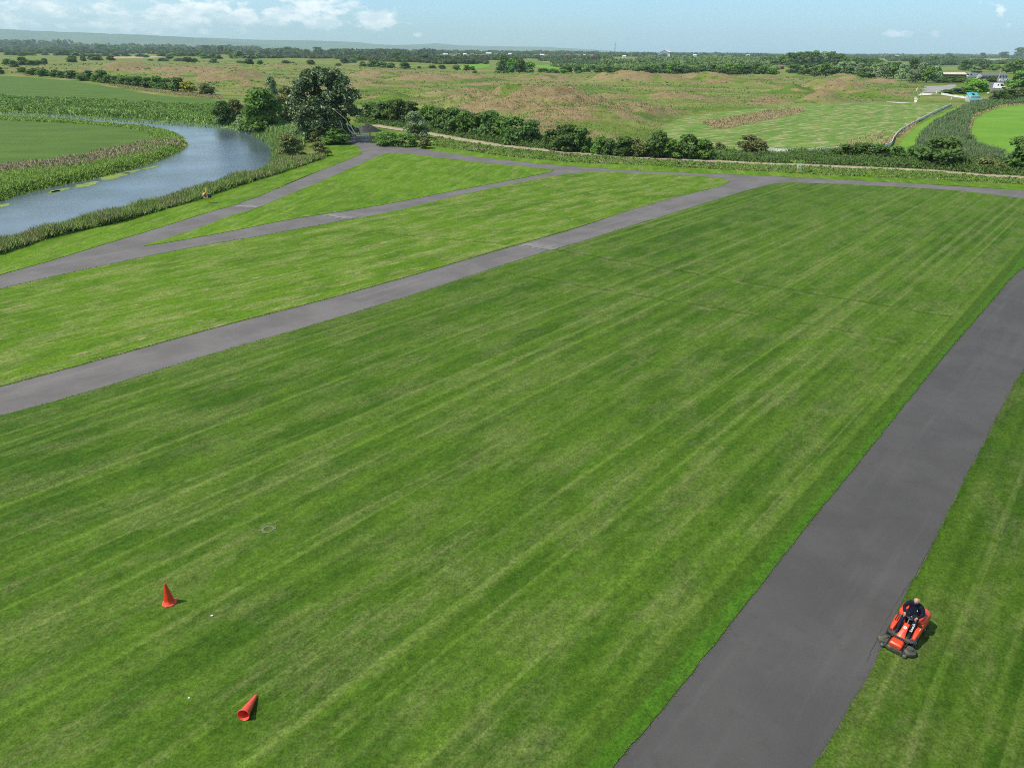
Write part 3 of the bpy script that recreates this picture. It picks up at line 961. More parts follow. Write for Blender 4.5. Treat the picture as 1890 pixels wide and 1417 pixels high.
# ================================================================ plants
L_DARK = leafmat('dark hawthorn leaves', (0.030, 0.060, 0.014), (0.075, 0.125, 0.030))
L_MID = leafmat('mid green leaves', (0.042, 0.092, 0.016), (0.105, 0.185, 0.036))
L_PALE = leafmat('grey green willow leaves', (0.075, 0.125, 0.050), (0.175, 0.235, 0.110))
L_BROWN = leafmat('brownish green leaves', (0.060, 0.075, 0.022), (0.135, 0.140, 0.050))
L_BRIGHT = leafmat('bright green leaves', (0.065, 0.140, 0.016), (0.140, 0.240, 0.034))
L_YEL = leafmat('yellow flowering leaves', (0.12, 0.16, 0.02), (0.34, 0.32, 0.04))
L_POPLAR = leafmat('white poplar leaves', (0.042, 0.074, 0.022), (0.24, 0.315, 0.175), 0.15, 0.5, gain=1.6)
L_BRAM = leafmat('bramble leaves', (0.038, 0.085, 0.016), (0.115, 0.200, 0.040))
L_FAR = leafmat('distant wood leaves', (0.028, 0.052, 0.020), (0.065, 0.100, 0.036), gain=1.7)
M_BARK = paint('grey brown bark', (0.16, 0.13, 0.10), 0.9, var=0.3, nscale=3)
M_DEAD = paint('pale bare wood', (0.42, 0.37, 0.29), 0.85, var=0.2, nscale=5)
B_TALL = leafmat('tan seeding grass', (0.23, 0.175, 0.088), (0.33, 0.262, 0.14), 0.3, 0.8, 0.1, up=0.75, gain=1.45)
B_GREEN = leafmat('rank green grass', (0.10, 0.145, 0.030), (0.25, 0.275, 0.085), 0.3, 0.7, 0.2, up=0.75, gain=1.5)
B_REED = leafmat('reed blades', (0.078, 0.155, 0.027), (0.19, 0.285, 0.07), 0.3, 0.6, 0.3, up=0.75, gain=1.95)
B_BANK = leafmat('fresh bank grass', (0.085, 0.165, 0.022), (0.20, 0.30, 0.055), 0.3, 0.6, 0.25, up=0.8, gain=1.65)
B_SEED = leafmat('reed seed heads', (0.19, 0.15, 0.10), (0.36, 0.29, 0.21), 0.2, 0.8, 0.1, up=0.75, gain=1.75)
B_LAWN = leafmat('lawn edge blades', (0.045, 0.115, 0.012), (0.13, 0.24, 0.03), 0.3, 0.7, 0.2, up=0.75, gain=1.0)


def quads(c, nrm, size, r, aspect=1.5, fold=0.0):
    """diamond leaves at c facing nrm"""
    n = len(c)
    nrm = nrm / np.maximum(np.linalg.norm(nrm, axis=1), 1e-6)[:, None]
    a = np.cross(nrm, r.normal(size=(n, 3)))
    a /= np.maximum(np.linalg.norm(a, axis=1), 1e-6)[:, None]
    b = np.cross(nrm, a)
    s = size[:, None] * 0.5
    co = np.stack([c + a * s * aspect, c + b * s, c - a * s * aspect, c - b * s], 1).reshape(-1, 3)
    f = np.arange(4 * n).reshape(n, 4)
    return co, f


def crown(seed, nclump, nleaf, leaf, prof=None, cr=(0.13, 0.22), jit=0.75, skirt=0.0, pale=None):
    """unit crown: width 1, height 1, base at z 0; prof(z) gives the half width at z"""
    r = np.random.default_rng(seed)
    prof = prof or (lambda z: 0.5 * np.sqrt(np.clip(1 - (2 * z - 0.85) ** 2 / 1.35, 0.02, 1)))
    C, R = [], []
    while len(C) < nclump:
        z = r.uniform(0.05 + skirt, 0.95)
        w = prof(np.array([z]))[0]
        rad = r.uniform(*cr)
        a = r.uniform(0, 2 * math.pi)
        q = w * math.sqrt(r.uniform(0.12, 1.0))
        q = max(0.0, q - rad * 0.45)
        C.append((q * math.cos(a), q * math.sin(a), min(max(z, rad * 0.6), 1.0 - rad * 0.85)))
        R.append(rad)
    C, R = np.array(C), np.array(R)
    k = r.choice(len(C), nleaf, p=R ** 2 / (R ** 2).sum())
    d = r.normal(size=(nleaf, 3))
    d /= np.linalg.norm(d, axis=1)[:, None]
    d[:, 2] = np.where(d[:, 2] < -0.35, -d[:, 2], d[:, 2])
    rr = R[k] * (1.0 - 0.35 * r.random(nleaf) ** 2 + 0.10 * r.normal(size=nleaf))
    p = C[k] + d * rr[:, None] * np.array([1, 1, 0.9])
    p[:, 2] = np.maximum(p[:, 2], 0.0)
    nrm = d + r.normal(size=(nleaf, 3)) * jit
    co, f = quads(p, nrm, leaf * r.uniform(0.6, 1.35, nleaf), r)
    cl = r.random(len(C))
    ti = np.clip(0.30 * cl[k] + 0.45 * r.random(nleaf) + 0.1, 0, 1)
    if pale:
        ti = np.where(r.random(nleaf) < pale, r.uniform(0.55, 1.0, nleaf), ti * 0.16)
    return co, f, np.repeat(ti, 4)


def crown_mesh(name, *a, **k):
    co, f, ti = crown(*a, **k)
    return mesh_np(name, co, f, ti)


P_BUSH = lambda z: 0.5 * np.sqrt(np.clip(1 - (z * 0.98) ** 2.2, 0.02, 1)) * (0.86 + 0.14 * np.clip(z * 6, 0, 1))
P_ROUND = lambda z: 0.5 * np.sqrt(np.clip(1 - (2 * z - 0.72) ** 2 / 1.7, 0.02, 1))
P_TALL = lambda z: 0.5 * np.clip(np.sin(np.clip((z * 0.80 + 0.18), 0, 1) * math.pi) ** 0.62, 0.1, 1)
P_WILL = lambda z: 0.5 * np.clip(1.08 - 0.75 * z ** 1.6, 0.1, 1) * np.clip(0.72 + z * 1.4, 0, 1)

BUSH = {}
for key, m_ in (('d', L_DARK), ('m', L_MID), ('p', L_PALE), ('b', L_BROWN), ('g', L_BRIGHT), ('y', L_YEL)):
    BUSH[key] = []
    for s_ in range(3 if key in 'dm' else 2):
        me_ = crown_mesh('bush', 100 + ord(key) * 7 + s_, 26 + 6 * s_, 2600, 0.072, P_BUSH, (0.12, 0.23))
        me_.materials.append(m_)
        BUSH[key].append(me_)
TREE = {}
for key, m_, pr in (('D', L_DARK, P_ROUND), ('M', L_MID, P_ROUND), ('P', L_PALE, P_WILL), ('T', L_MID, P_TALL), ('G', L_BRIGHT, P_ROUND)):
    TREE[key] = []
    for s_ in range(2):
        me_ = crown_mesh('crown', 300 + ord(key) * 5 + s_, 40, 3200, 0.060, pr, (0.09, 0.19), skirt=0.0)
        me_.materials.append(m_)
        TREE[key].append(me_)


def trunk_bm(h, r0, seed, limbs=5):
    r = random.Random(seed)
    mb = MB()
    top = Vector((r.uniform(-.05, .05) * h, r.uniform(-.05, .05) * h, h * 0.72))
    mb.tube([(0, 0, -0.25), (0, 0, 0.02 * h), (top.x * .4, top.y * .4, h * 0.3), top], [r0 * 1.35, r0, r0 * 0.7, r0 * 0.18], 8)
    for i in range(limbs):
        a = 2 * math.pi * (i + r.random() * .6) / limbs
        z0 = h * r.uniform(0.16, 0.42)
        L = h * r.uniform(0.22, 0.38)
        p0 = Vector((0, 0, z0))
        p2 = p0 + Vector((math.cos(a) * L, math.sin(a) * L, L * 0.75))
        mb.tube([p0, (p0 + p2) / 2 + Vector((0, 0, -.08 * L)), p2], [r0 * 0.5, r0 * 0.33, r0 * 0.1], 6)
    return mb


TRUNK = []
for s_ in range(3):
    o_ = trunk_bm(1.0, 0.035, s_).build('trunk', M_BARK)
    TRUNK.append(o_.data)
    bpy.data.objects.remove(o_)
ORD = ('first second third fourth fifth sixth seventh eighth ninth tenth eleventh twelfth thirteenth fourteenth fifteenth sixteenth seventeenth '
       'eighteenth nineteenth twentieth twenty-first twenty-second twenty-third twenty-fourth twenty-fifth twenty-sixth twenty-seventh twenty-eighth '
       'twenty-ninth thirtieth thirty-first thirty-second thirty-third thirty-fourth thirty-fifth thirty-sixth thirty-seventh thirty-eighth').split()
ZO = {0: (1.0, 0, 0), 1: (3.9375, 0, 0), 2: (3.9375, 460, 60), 3: (3.9375, 940, 60), 4: (3.9375, 1410, 60)}
prnd = random.Random(21)


def top_at(px, py, p):
    """height at which something standing at p reaches the row py"""
    d = ray([px], [py])[0]
    return max(0.4, CAM_H + d[2] * (p.y / d[1]) - p.z)


def put_plant(name, px, ytop, yb, wpx, kind, label, cat, group=None, depth=None, sink=0.0):
    p = g1(px, yb)
    p.z = height(p.x, p.y) - 0.05
    s = mpp(p)
    h, w = top_at(px, ytop, p), wpx * s
    d = depth or w
    rz = prnd.uniform(0, 6.28)
    if kind in BUSH:
        o = bpy.data.objects.new(name, prnd.choice(BUSH[kind]))
        COL.objects.link(o)
        o.location = p
        o.rotation_euler = (0, 0, rz)
        sx_ = prnd.uniform(1.1, 1.32)
        o.scale = (w * sx_, w * prnd.uniform(1.0, 1.2), h * prnd.uniform(0.94, 1.06))
    else:
        o = empty(name, p, rz)
        c = bpy.data.objects.new('crown', prnd.choice(TREE[kind]))
        COL.objects.link(c)
        c.parent = o
        c.location = (0, 0, h * 0.03)
        c.scale = (w * 1.04, w * 1.04, h * 0.97)
        k = bpy.data.objects.new('trunk', prnd.choice(TRUNK))
        COL.objects.link(k)
        k.parent = o
        k.scale = (h, h, h)
    tag(o, label, cat, group)
    return o


def row(z, items, template, cat, group, name=None):
    """items: (x, ytop, ybase, width, kind) in the coordinates of enlargement z, put from left to right"""
    sc, ox, oy = ZO[z]
    items = sorted(items, key=lambda i: i[0])
    for n, (x, yt, yb, w, k) in enumerate(items):
        put_plant(name or ('tree' if k in TREE else 'bush'), ox + x / sc, oy + yt / sc, oy + yb / sc, w / sc, k, template.format(n=ORD[n]), cat, group)


row(1, [(10, 492, 542, 44, 'd'), (60, 430, 480, 66, 'm'), (105, 440, 492, 66, 'd'), (175, 415, 478, 80, 'd'), (235, 440, 482, 66, 'd'), (275, 436, 478, 60, 'm'), (325, 425, 467, 52, 'd')],
    '{n} bush from the left in the cluster above the left pasture hedge', 'bush', 'bushes above the left pasture hedge')
row(1, [(170, 490, 535, 66, 'm'), (250, 497, 550, 100, 'm'), (315, 500, 556, 90, 'm'), (402, 508, 562, 70, 'd'), (455, 515, 567, 76, 'm'), (525, 512, 572, 90, 'd'), (590, 535, 588, 90, 'm'), (650, 515, 584, 80, 'd'),
        (700, 540, 595, 70, 'm'), (748, 508, 602, 96, 'd'), (800, 545, 606, 76, 'm'), (850, 556, 612, 84, 'd'), (905, 552, 618, 84, 'm'), (955, 556, 622, 80, 'd'), (1010, 556, 628, 90, 'd'), (1080, 560, 638, 90, 'd'), (1150, 558, 644, 96, 'm'), (1215, 570, 652, 90, 'd'), (1295, 570, 668, 110, 'd')],
    '{n} bush from the left in the long hedge behind the left pasture', 'bush', 'hedge behind the left pasture')
put_plant('bush', 1370 / 3.9375, 594 / 3.9375, 671 / 3.9375, 27, 'y', 'yellow flowering bush at the near end of the pasture hedge', 'bush')
put_plant('bush', 1500 / 3.9375, 603 / 3.9375, 688 / 3.9375, 28, 'b', 'round brownish green bush between yellow bush and riverside willows', 'bush')
row(1, [(530, 405, 455, 84, 'd'), (610, 408, 446, 44, 'd'), (700, 393, 440, 106, 'd'), (810, 403, 442, 64, 'd'), (1190, 422, 447, 84, 'd'), (1238, 394, 430, 56, 'd'), (1300, 422, 447, 66, 'd'), (1362, 418, 453, 80, 'd'), (1408, 424, 453, 60, 'm'),
        (1555, 428, 462, 62, 'd'), (1740, 440, 460, 44, 'm'), (1812, 430, 470, 66, 'd'), (1098, 430, 447, 40, 'm'), (1545, 388, 428, 60, 'd'), (1480, 392, 428, 60, 'm'), (1590, 400, 430, 50, 'd')],
    '{n} bush from the left scattered on rough ground behind the left heath', 'bush', 'bushes scattered behind the left heath')
row(1, [(x, y0, y1, w, k) for x, y0, y1, w, k in
        [(60, 372, 402, 70, 'd'), (110, 378, 404, 60, 'd'), (170, 378, 408, 70, 'd'), (230, 382, 406, 60, 'm'), (290, 362, 392, 60, 'd'), (330, 380, 404, 50, 'd'), (430, 374, 406, 70, 'd'), (490, 368, 406, 60, 'd'), (555, 384, 410, 60, 'd'), (610, 388, 412, 60, 'd'),
         (660, 388, 410, 60, 'm'), (770, 388, 410, 70, 'd'), (840, 390, 412, 70, 'd'), (915, 388, 412, 70, 'd'), (1020, 392, 414, 70, 'd'), (1062, 400, 420, 40, 'd'), (1180, 376, 412, 70, 'd'), (1250, 384, 412, 70, 'm'), (1320, 380, 412, 70, 'd'), (1390, 384, 412, 70, 'd'), (1450, 382, 412, 60, 'd')]],
    '{n} bush from the left in the far hedge under the bright strip field', 'bush', 'far hedge by the bright strip field')
row(1, [(1610, 333, 396, 64, 'D'), (1660, 352, 400, 60, 'M'), (1745, 368, 432, 110, 'P'), (1690, 385, 430, 60, 'M'), (1830, 388, 432, 70, 'D'), (1880, 380, 430, 70, 'P')],
    '{n} tree from the left in the copse beyond the tall roadside poplar', 'tree', 'copse beyond the river on the left')
row(2, [(8, 195, 232, 50, 'd'), (80, 204, 236, 48, 'm'), (268, 204, 228, 76, 'd'), (322, 214, 226, 26, 'm'), (447, 200, 237, 62, 'd'), (650, 225, 244, 52, 'm')],
    '{n} round bush from the left on the flat field above the poplar', 'bush', 'round bushes on the flat field')
row(2, [(690, 186, 226, 70, 'd'), (755, 192, 222, 70, 'm'), (800, 160, 205, 44, 'M'), (825, 214, 251, 54, 'd'), (905, 205, 252, 90, 'd'), (965, 215, 256, 90, 'm'), (1030, 222, 262, 70, 'd'), (1065, 145, 212, 88, 'D'), (1126, 160, 213, 64, 'M'),
        (1130, 218, 266, 90, 'd'), (1275, 158, 213, 90, 'D'), (1375, 163, 216, 92, 'D'), (1236, 245, 265, 32, 'd'), (1330, 236, 264, 60, 'm'), (1400, 238, 266, 60, 'd'), (1500, 236, 272, 70, 'm'), (1582, 240, 278, 54, 'd'), (1625, 248, 275, 40, 'd'), (1640, 277, 306, 42, 'd'), (960, 165, 200, 34, 'M')],
    '{n} bush or small tree from the left in the scrub beyond the heath', 'bush', 'scrub beyond the middle heath', 'bush')
row(3, [(-45, 165, 300, 110, 'D'), (20, 190, 302, 90, 'T'), (75, 186, 298, 80, 'D'), (140, 214, 298, 96, 'G')],
    '{n} tall tree from the left in the clump behind the central heath', 'tree', 'clump of tall trees behind the heath')
put_plant('bush', 460 + 1850 / 3.9375, 60 + 250 / 3.9375, 60 + 300 / 3.9375, 32, 'p', 'pale grey green willow bush in front of the central tree clump', 'bush')
put_plant('bush', 978, 128, 136, 16, 'p', 'small pale sallow at the foot of the central tree clump', 'bush')
row(3, [(245, 258, 298, 80, 'm'), (320, 262, 298, 80, 'm'), (392, 246, 292, 64, 'd'), (432, 243, 292, 54, 'd'), (500, 244, 292, 64, 'd'), (400, 266, 299, 66, 'g'), (500, 280, 300, 40, 'g'), (605, 238, 272, 44, 'd'), (560, 262, 288, 60, 'd'), (650, 258, 294, 76, 'd'), (720, 250, 296, 84, 'd')],
    '{n} bush from the left in the scrub right of the central tree clump', 'bush', 'scrub right of the central clump')
row(3, [(790, 254, 300, 90, 'd'), (850, 262, 303, 80, 'd'), (920, 250, 302, 90, 'm'), (990, 246, 303, 96, 'd'), (1060, 232, 302, 100, 'm'), (1130, 226, 300, 110, 'd'), (1195, 222, 304, 100, 'm'), (1260, 238, 304, 100, 'd'), (1330, 246, 304, 90, 'm'), (1400, 240, 302, 90, 'd'), (1468, 232, 302, 90, 'd'), (1530, 244, 304, 90, 'm'),
        (1590, 228, 304, 100, 'g'), (1655, 226, 304, 100, 'm'), (1720, 236, 304, 90, 'd'), (1790, 230, 302, 100, 'd'), (1850, 240, 304, 96, 'm'), (1560, 262, 310, 80, 'd'), (1640, 270, 310, 90, 'd')],
    '{n} tree from the left along the front edge of the middle wood', 'tree', 'front edge of the middle wood', 'tree')
row(4, [(20, 180, 240, 90, 'd'), (70, 205, 250, 80, 'm'), (130, 165, 246, 90, 'T'), (190, 150, 250, 110, 'D'), (250, 144, 246, 100, 'T'), (310, 142, 246, 100, 'D'), (365, 134, 244, 100, 'T'), (425, 142, 244, 100, 'P'), (480, 140, 244, 100, 'T'), (540, 156, 246, 110, 'D'), (590, 176, 248, 90, 'M'), (660, 178, 250, 110, 'M'), (720, 184, 252, 100, 'D'), (790, 190, 254, 100, 'D'), (840, 200, 258, 80, 'M')],
    '{n} tree from the left on the dark wooded rise near the horizon', 'tree', 'wooded rise at the right', 'tree')
row(4, [(60, 256, 312, 90, 'm'), (215, 230, 296, 110, 'd'), (312, 222, 312, 120, 'd'), (385, 250, 318, 90, 'd'), (445, 218, 326, 110, 'M'), (510, 254, 326, 90, 'd'), (560, 214, 310, 110, 'P'), (630, 216, 316, 110, 'P'), (600, 248, 330, 110, 'd'), (690, 225, 320, 100, 'P'), (735, 258, 332, 110, 'd'), (790, 230, 326, 90, 'P'), (845, 222, 336, 120, 'P'), (890, 214, 332, 100, 'P'), (940, 216, 336, 110, 'M'),
        (1000, 230, 352, 110, 'P'), (1070, 192, 300, 90, 'D'), (1080, 272, 364, 110, 'P'), (1135, 220, 350, 100, 'P'), (1180, 244, 366, 100, 'M'), (1235, 240, 362, 90, 'P'), (1262, 280, 358, 70, 'P')],
    '{n} tree from the left in the leafy belt behind the tan mounds', 'tree', 'tree belt behind the tan mounds', 'tree')
row(4, [(1300, 326, 366, 90, 'd'), (1360, 322, 364, 100, 'd'), (1425, 324, 362, 90, 'd'), (1450, 334, 366, 70, 'm'), (1490, 336, 370, 80, 'm'), (1590, 322, 362, 80, 'd'), (1650, 320, 362, 76, 'd')],
    '{n} clipped bush from the left in the hedge before the farm sheds', 'bush', 'hedge before the farm sheds')
put_plant('bush', 1410 + 1540 / 3.9375, 60 + 342 / 3.9375, 60 + 432 / 3.9375, 40, 'g', 'large bright green rounded bush left of the access road', 'bush')
row(4, [(1330, 416, 446, 90, 'm'), (1400, 406, 444, 110, 'd'), (1470, 396, 442, 110, 'm'), (1600, 370, 430, 50, 'g')],
    '{n} low bush from the left between the gravel yard and the blue hut', 'bush', 'low bushes beside the gravel yard')
row(4, [(1465, 198, 278, 104, 'D'), (1578, 208, 272, 116, 'D'), (1670, 236, 284, 90, 'M'), (1760, 216, 300, 80, 'M'), (1830, 200, 300, 110, 'M')],
    '{n} dark tree from the left standing behind the farm sheds', 'tree', 'dark trees behind the sheds', 'tree')
put_plant('bush', 1410 + 1535 / 3.9375, 60 + 252 / 3.9375, 60 + 296 / 3.9375, 18, 'p', 'pale grey bush behind the white caravan', 'bush')
row(4, [(1850, 282, 422, 150, 'm'), (1905, 260, 420, 150, 'd'), (1830, 330, 418, 90, 'm')],
    '{n} big bushy tree from the left on the bank by the white van', 'tree', 'big bushes by the van', 'bush')
row(4, [(1700, 420, 506, 130, 'd'), (1765, 412, 502, 130, 'd'), (1845, 404, 486, 120, 'b'), (1895, 400, 480, 100, 'd'), (1680, 450, 506, 70, 'd')],
    '{n} dark bush from the left in the thicket behind the green field', 'bush', 'thicket behind the green field')
put_plant('bush', 1410 + 1470 / 3.9375, 60 + 748 / 3.9375, 60 + 818 / 3.9375, 17, 'd', 'small lone dark bush at the rim of the round green field', 'bush')
row(1, [(600, 336, 372, 130, 'D'), (735, 322, 376, 110, 'D'), (840, 326, 378, 90, 'M'), (470, 344, 380, 80, 'M'), (390, 338, 372, 70, 'M'), (1000, 338, 380, 90, 'M'), (1090, 342, 384, 100, 'D'), (1180, 340, 384, 90, 'D'), (1290, 344, 384, 90, 'M'), (1390, 344, 386, 90, 'D'), (1500, 330, 384, 90, 'D'), (240, 344, 374, 90, 'D'), (130, 330, 366, 110, 'D'), (40, 330, 364, 100, 'D')],
    '{n} tree from the left in the dark belt beyond the bright strip', 'tree', 'dark tree belt at the left horizon', 'tree')
row(2, [(290, 105, 162, 90, 'D'), (420, 122, 164, 70, 'M'), (500, 108, 164, 90, 'D'), (610, 120, 166, 90, 'D'), (700, 118, 166, 80, 'D'), (790, 128, 168, 70, 'D'), (870, 122, 166, 110, 'D'), (1000, 128, 168, 80, 'D')],
    '{n} tall crown from the left in the skyline wood under the hills', 'tree', 'skyline wood under the hills', 'tree')
row(0, [(1880, 88, 108, 22, 'D'), (1852, 96, 108, 20, 'D'), (1750, 98, 108, 16, 'M'), (1812, 98, 108, 14, 'D'), (1720, 104, 118, 20, 'M')],
    '{n} tree from the left on the far straw plain at the right', 'tree', 'trees on the straw plain', 'tree')

# hedge along the dirt track, near the poplar and by the river: larger and closer
row(0, [(688, 188, 222, 44, 'd'), (712, 186, 226, 46, 'd'), (736, 184, 228, 40, 'd'), (757, 190, 228, 36, 'd'), (792, 195, 230, 40, 'm'), (812, 200, 240, 34, 'd'), (836, 201, 246, 44, 'd'), (860, 206, 250, 36, 'm'), (880, 209, 252, 40, 'd'), (905, 208, 256, 46, 'd'), (926, 214, 258, 40, 'm'), (950, 220, 266, 50, 'd'), (978, 224, 268, 46, 'd')],
    '{n} bush from the left in the dense hedge above the dirt track', 'bush', 'dense hedge above the dirt track')
row(0, [(1018, 238, 274, 36, 'd'), (1046, 231, 278, 54, 'd'), (1072, 240, 280, 40, 'd'), (1106, 252, 284, 34, 'm'), (1122, 256, 286, 30, 'd'), (1150, 252, 287, 46, 'd'), (1176, 254, 288, 34, 'b'), (1212, 242, 290, 46, 'd'), (1240, 256, 292, 40, 'm'), (1268, 250, 292, 40, 'd'), (1296, 260, 293, 40, 'm')],
    '{n} bush from the left in the broken hedge below the hay field', 'bush', 'broken hedge below the hay field')
put_plant('bush', 1387, 249, 282, 52, 'b', 'round brownish bush standing alone before the white fence', 'bush')
put_plant('bush', 1327, 262, 276, 18, 'b', 'small thin brown bush between hedge and lone round bush', 'bush')
row(0, [(1560, 268, 294, 40, 'd'), (1592, 264, 292, 46, 'd'), (1620, 268, 296, 40, 'd'), (1655, 272, 298, 36, 'd'), (1682, 270, 300, 34, 'd')],
    '{n} bush from the left in the hedge under the white fence bend', 'bush', 'hedge under the white fence bend')
put_plant('bush', 1730, 254, 308, 76, 'd', 'largest dark bush beside the reed ditch', 'bush')
put_plant('bush', 1776, 290, 310, 34, 'd', 'low dark bush right of the largest bush by the ditch', 'bush')
put_plant('bush', 1822, 290, 316, 44, 'b', 'low brownish bush below the round green field', 'bush')
put_plant('bush', 1884, 252, 318, 66, 'd', 'dark bush at the right edge below the round green field', 'bush')


def own_plant(name, px, ytop, yb, wpx, m_, label, cat, n=5000, nc=50, leaf=0.055, prof=P_BUSH, cr=(0.10, 0.19), pale=None, trunk=False, seed=1, jit=0.8):
    p = g1(px, yb)
    p.z = height(p.x, p.y) - 0.05
    s = mpp(p)
    h, w = top_at(px, ytop, p), wpx * s
    co, f, ti = crown(seed, nc, n, leaf, prof, cr, jit, pale=pale)
    co = co * np.array([w, w, h])
    if not trunk:
        o = link(name, mesh_np(name, co, f, ti), m_, None, p)
    else:
        o = empty(name, p)
        co[:, 2] += 0.01 * h
        link('crown', mesh_np('crown', co, f, ti), m_, o)
        trunk_bm(h, 0.03 * h, seed, 6).build('trunk', M_BARK, o)
    return tag(o, label, cat)


pop = own_plant('poplar_tree', 608, 127, 258, 134, L_POPLAR, 'large silvery green poplar beside the field gate, the biggest tree', 'tree', 26000, 150, 0.025,
                lambda z: 0.5 * np.clip(np.sin(np.clip(z * 0.84 + 0.14, 0, 1) * math.pi) ** 0.45, 0.1, 1), (0.06, 0.13), 0.2, True, 5, 0.9)
mb = MB()
def px3(px, py, ref):
    """a point at the depth of ref"""
    d = ray([px], [py])[0]
    k = ref.y / d[1]
    return Vector((d[0] * k, d[1] * k, CAM_H + d[2] * k))
ref = pop.location + Vector((0, -7.6, 0))
for pl, r_ in (([(655, 246), (648, 234), (642, 229), (640, 222), (628, 212), (618, 204)], 0.13), ([(652, 248), (643, 238), (641, 230)], 0.10), ([(632, 238), (630, 228), (627, 222)], 0.09), ([(632, 237), (640, 246)], 0.06), ([(608, 226), (604, 214)], 0.06)):
    mb.tube([px3(a, b, ref) - pop.location for a, b in pl], np.linspace(r_, r_ * 0.45, len(pl)), 6)
dead = mb.build('dead_branch', M_DEAD, pop)
dead['label'] = 'pale bare branches hanging at the front of the tree'
put_plant('tree', 504, 142, 186, 24, 'P', 'slim grey green tree rising behind the riverside willows', 'tree')
own_plant('willow_bush', 486, 164, 238, 84, L_MID, 'big rounded green willow bush on the river bend', 'bush', 6500, 60, 0.045, seed=11)
own_plant('willow_bush', 520, 176, 228, 60, L_BROWN, 'brownish willow bush between the river bend and the poplar', 'bush', 4500, 45, 0.05, seed=12)
own_plant('willow_bush', 533, 160, 200, 40, L_BROWN, 'olive bush behind the brownish willow left of the poplar', 'bush', 2500, 30, 0.06, seed=13)
own_plant('bush', 412, 186, 224, 44, L_DARK, 'dark bush overhanging the far river bank', 'bush', 3500, 40, 0.05, seed=14)
own_plant('bush', 437, 184, 222, 40, L_BROWN, 'brown green bush beside the dark bush on far bank', 'bush', 3000, 36, 0.055, seed=15)
own_plant('bush', 448, 212, 236, 32, L_PALE, 'pale drooping sallow at the water edge', 'bush', 2200, 30, 0.06, seed=16)
own_plant('bush', 537, 245, 290, 58, L_BROWN, 'round brown green bush on the near river bank', 'bush', 4500, 46, 0.045, seed=17)
own_plant('bush', 590, 262, 288, 40, L_BROWN, 'olive brown bush on the verge corner', 'bush', 3500, 36, 0.05, seed=18)
own_plant('bush', 560, 222, 256, 52, L_PALE, 'grey green sucker bush at the left foot of the poplar', 'bush', 3500, 40, 0.05, seed=19)
own_plant('bramble_bush', 620, 236, 266, 56, L_BRAM, 'bramble bush left of the field gate', 'bush', 4200, 44, 0.05, seed=20)
own_plant('bramble_bush', 592, 240, 264, 40, L_BROWN, 'russet bramble bush below the poplar', 'bush', 2600, 36, 0.06, seed=21)
own_plant('bramble_bush', 716, 243, 268, 56, L_BRAM, 'bramble bush right of the gate post', 'bush', 4200, 44, 0.05, seed=22)
own_plant('bramble_bush', 752, 247, 270, 50, L_BRAM, 'bramble bush in front of the weeping willow', 'bush', 3600, 40, 0.05, seed=23)
own_plant('bramble_bush', 784, 254, 274, 32, L_BROWN, 'brown dock clump right of the brambles', 'bush', 2200, 30, 0.07, seed=24)
own_plant('willow_tree', 767, 207, 256, 50, L_PALE, 'small weeping willow beside the dirt track', 'tree', 5200, 50, 0.04, P_WILL, (0.09, 0.17), None, True, 25)


# ---------------------------------------------------------------- swathes nobody could count
def px_scatter(poly, n, r):
    poly = np.asarray(poly, float)
    lo, hi = poly.min(0), poly.max(0)
    out = np.zeros((0, 2))
    while len(out) < n:
        q = lo + (hi - lo) * r.random((n * 2, 2))
        out = np.vstack([out, q[inside(q, poly)]])
    return out[:n]


def blades(name, P, hgt, wid, m_, label, r, lean=0.35, tint=None, zoff=0.0, cat=None):
    """upright pointed blades rooted at P (n,3)"""
    n = len(P)
    a = r.uniform(0, 2 * math.pi, n)
    s = np.c_[np.cos(a), np.sin(a), np.zeros(n)]
    d = np.c_[r.normal(size=(n, 2)) * lean, np.ones(n)]
    d /= np.linalg.norm(d, axis=1)[:, None]
    h, w = hgt[:, None], wid[:, None]
    P = P + np.array([0, 0, zoff])
    mid = P + d * h * 0.55
    bend = np.c_[r.normal(size=(n, 2)) * lean * 0.6, np.zeros(n)]
    tip = P + d * h + bend * h * 0.5
    co = np.stack([P - s * w * 0.5, P + s * w * 0.5, mid + s * w * 0.55, tip, mid - s * w * 0.55], 1).reshape(-1, 3)
    k = np.arange(n) * 5
    f4 = np.stack([k, k + 1, k + 2, k + 4], -1)
    f3 = np.stack([k + 4, k + 2, k + 3], -1)
    ti = np.repeat(r.random(n) if tint is None else tint, 5)
    o = link(name, mesh_np(name, co, [f4, f3], ti), m_)
    return tag(o, label, cat, kind='stuff')


def clumps(name, P, size, leaf, m_, label, r, per=26, cat=None, flat=0.8):
    """leafy weeds: a small dome of leaves at each P"""
    n = len(P)
    k = np.repeat(np.arange(n), per)
    d = r.normal(size=(n * per, 3))
    d[:, 2] = np.abs(d[:, 2])
    d /= np.linalg.norm(d, axis=1)[:, None]
    p = P[k] + d * (size[k] * r.uniform(0.55, 1.05, n * per))[:, None] * np.array([1, 1, flat])
    co, f = quads(p, d + r.normal(size=d.shape) * 0.7, leaf[k] * r.uniform(0.6, 1.4, n * per), r, 1.7)
    ti = np.clip(0.5 * r.random(n)[k] + 0.5 * r.random(n * per), 0, 1)
    o = link(name, mesh_np(name, co, f, np.repeat(ti, 4)), m_)
    return tag(o, label, cat, kind='stuff')


def on_ground(px):
    q = ground(px)
    h = terrain(q[:, 0], q[:, 1])
    return np.c_[q, h[0]], h[1], h[2], np.hypot(q[:, 0], q[:, 1]) / 1.1


r = np.random.default_rng(40)
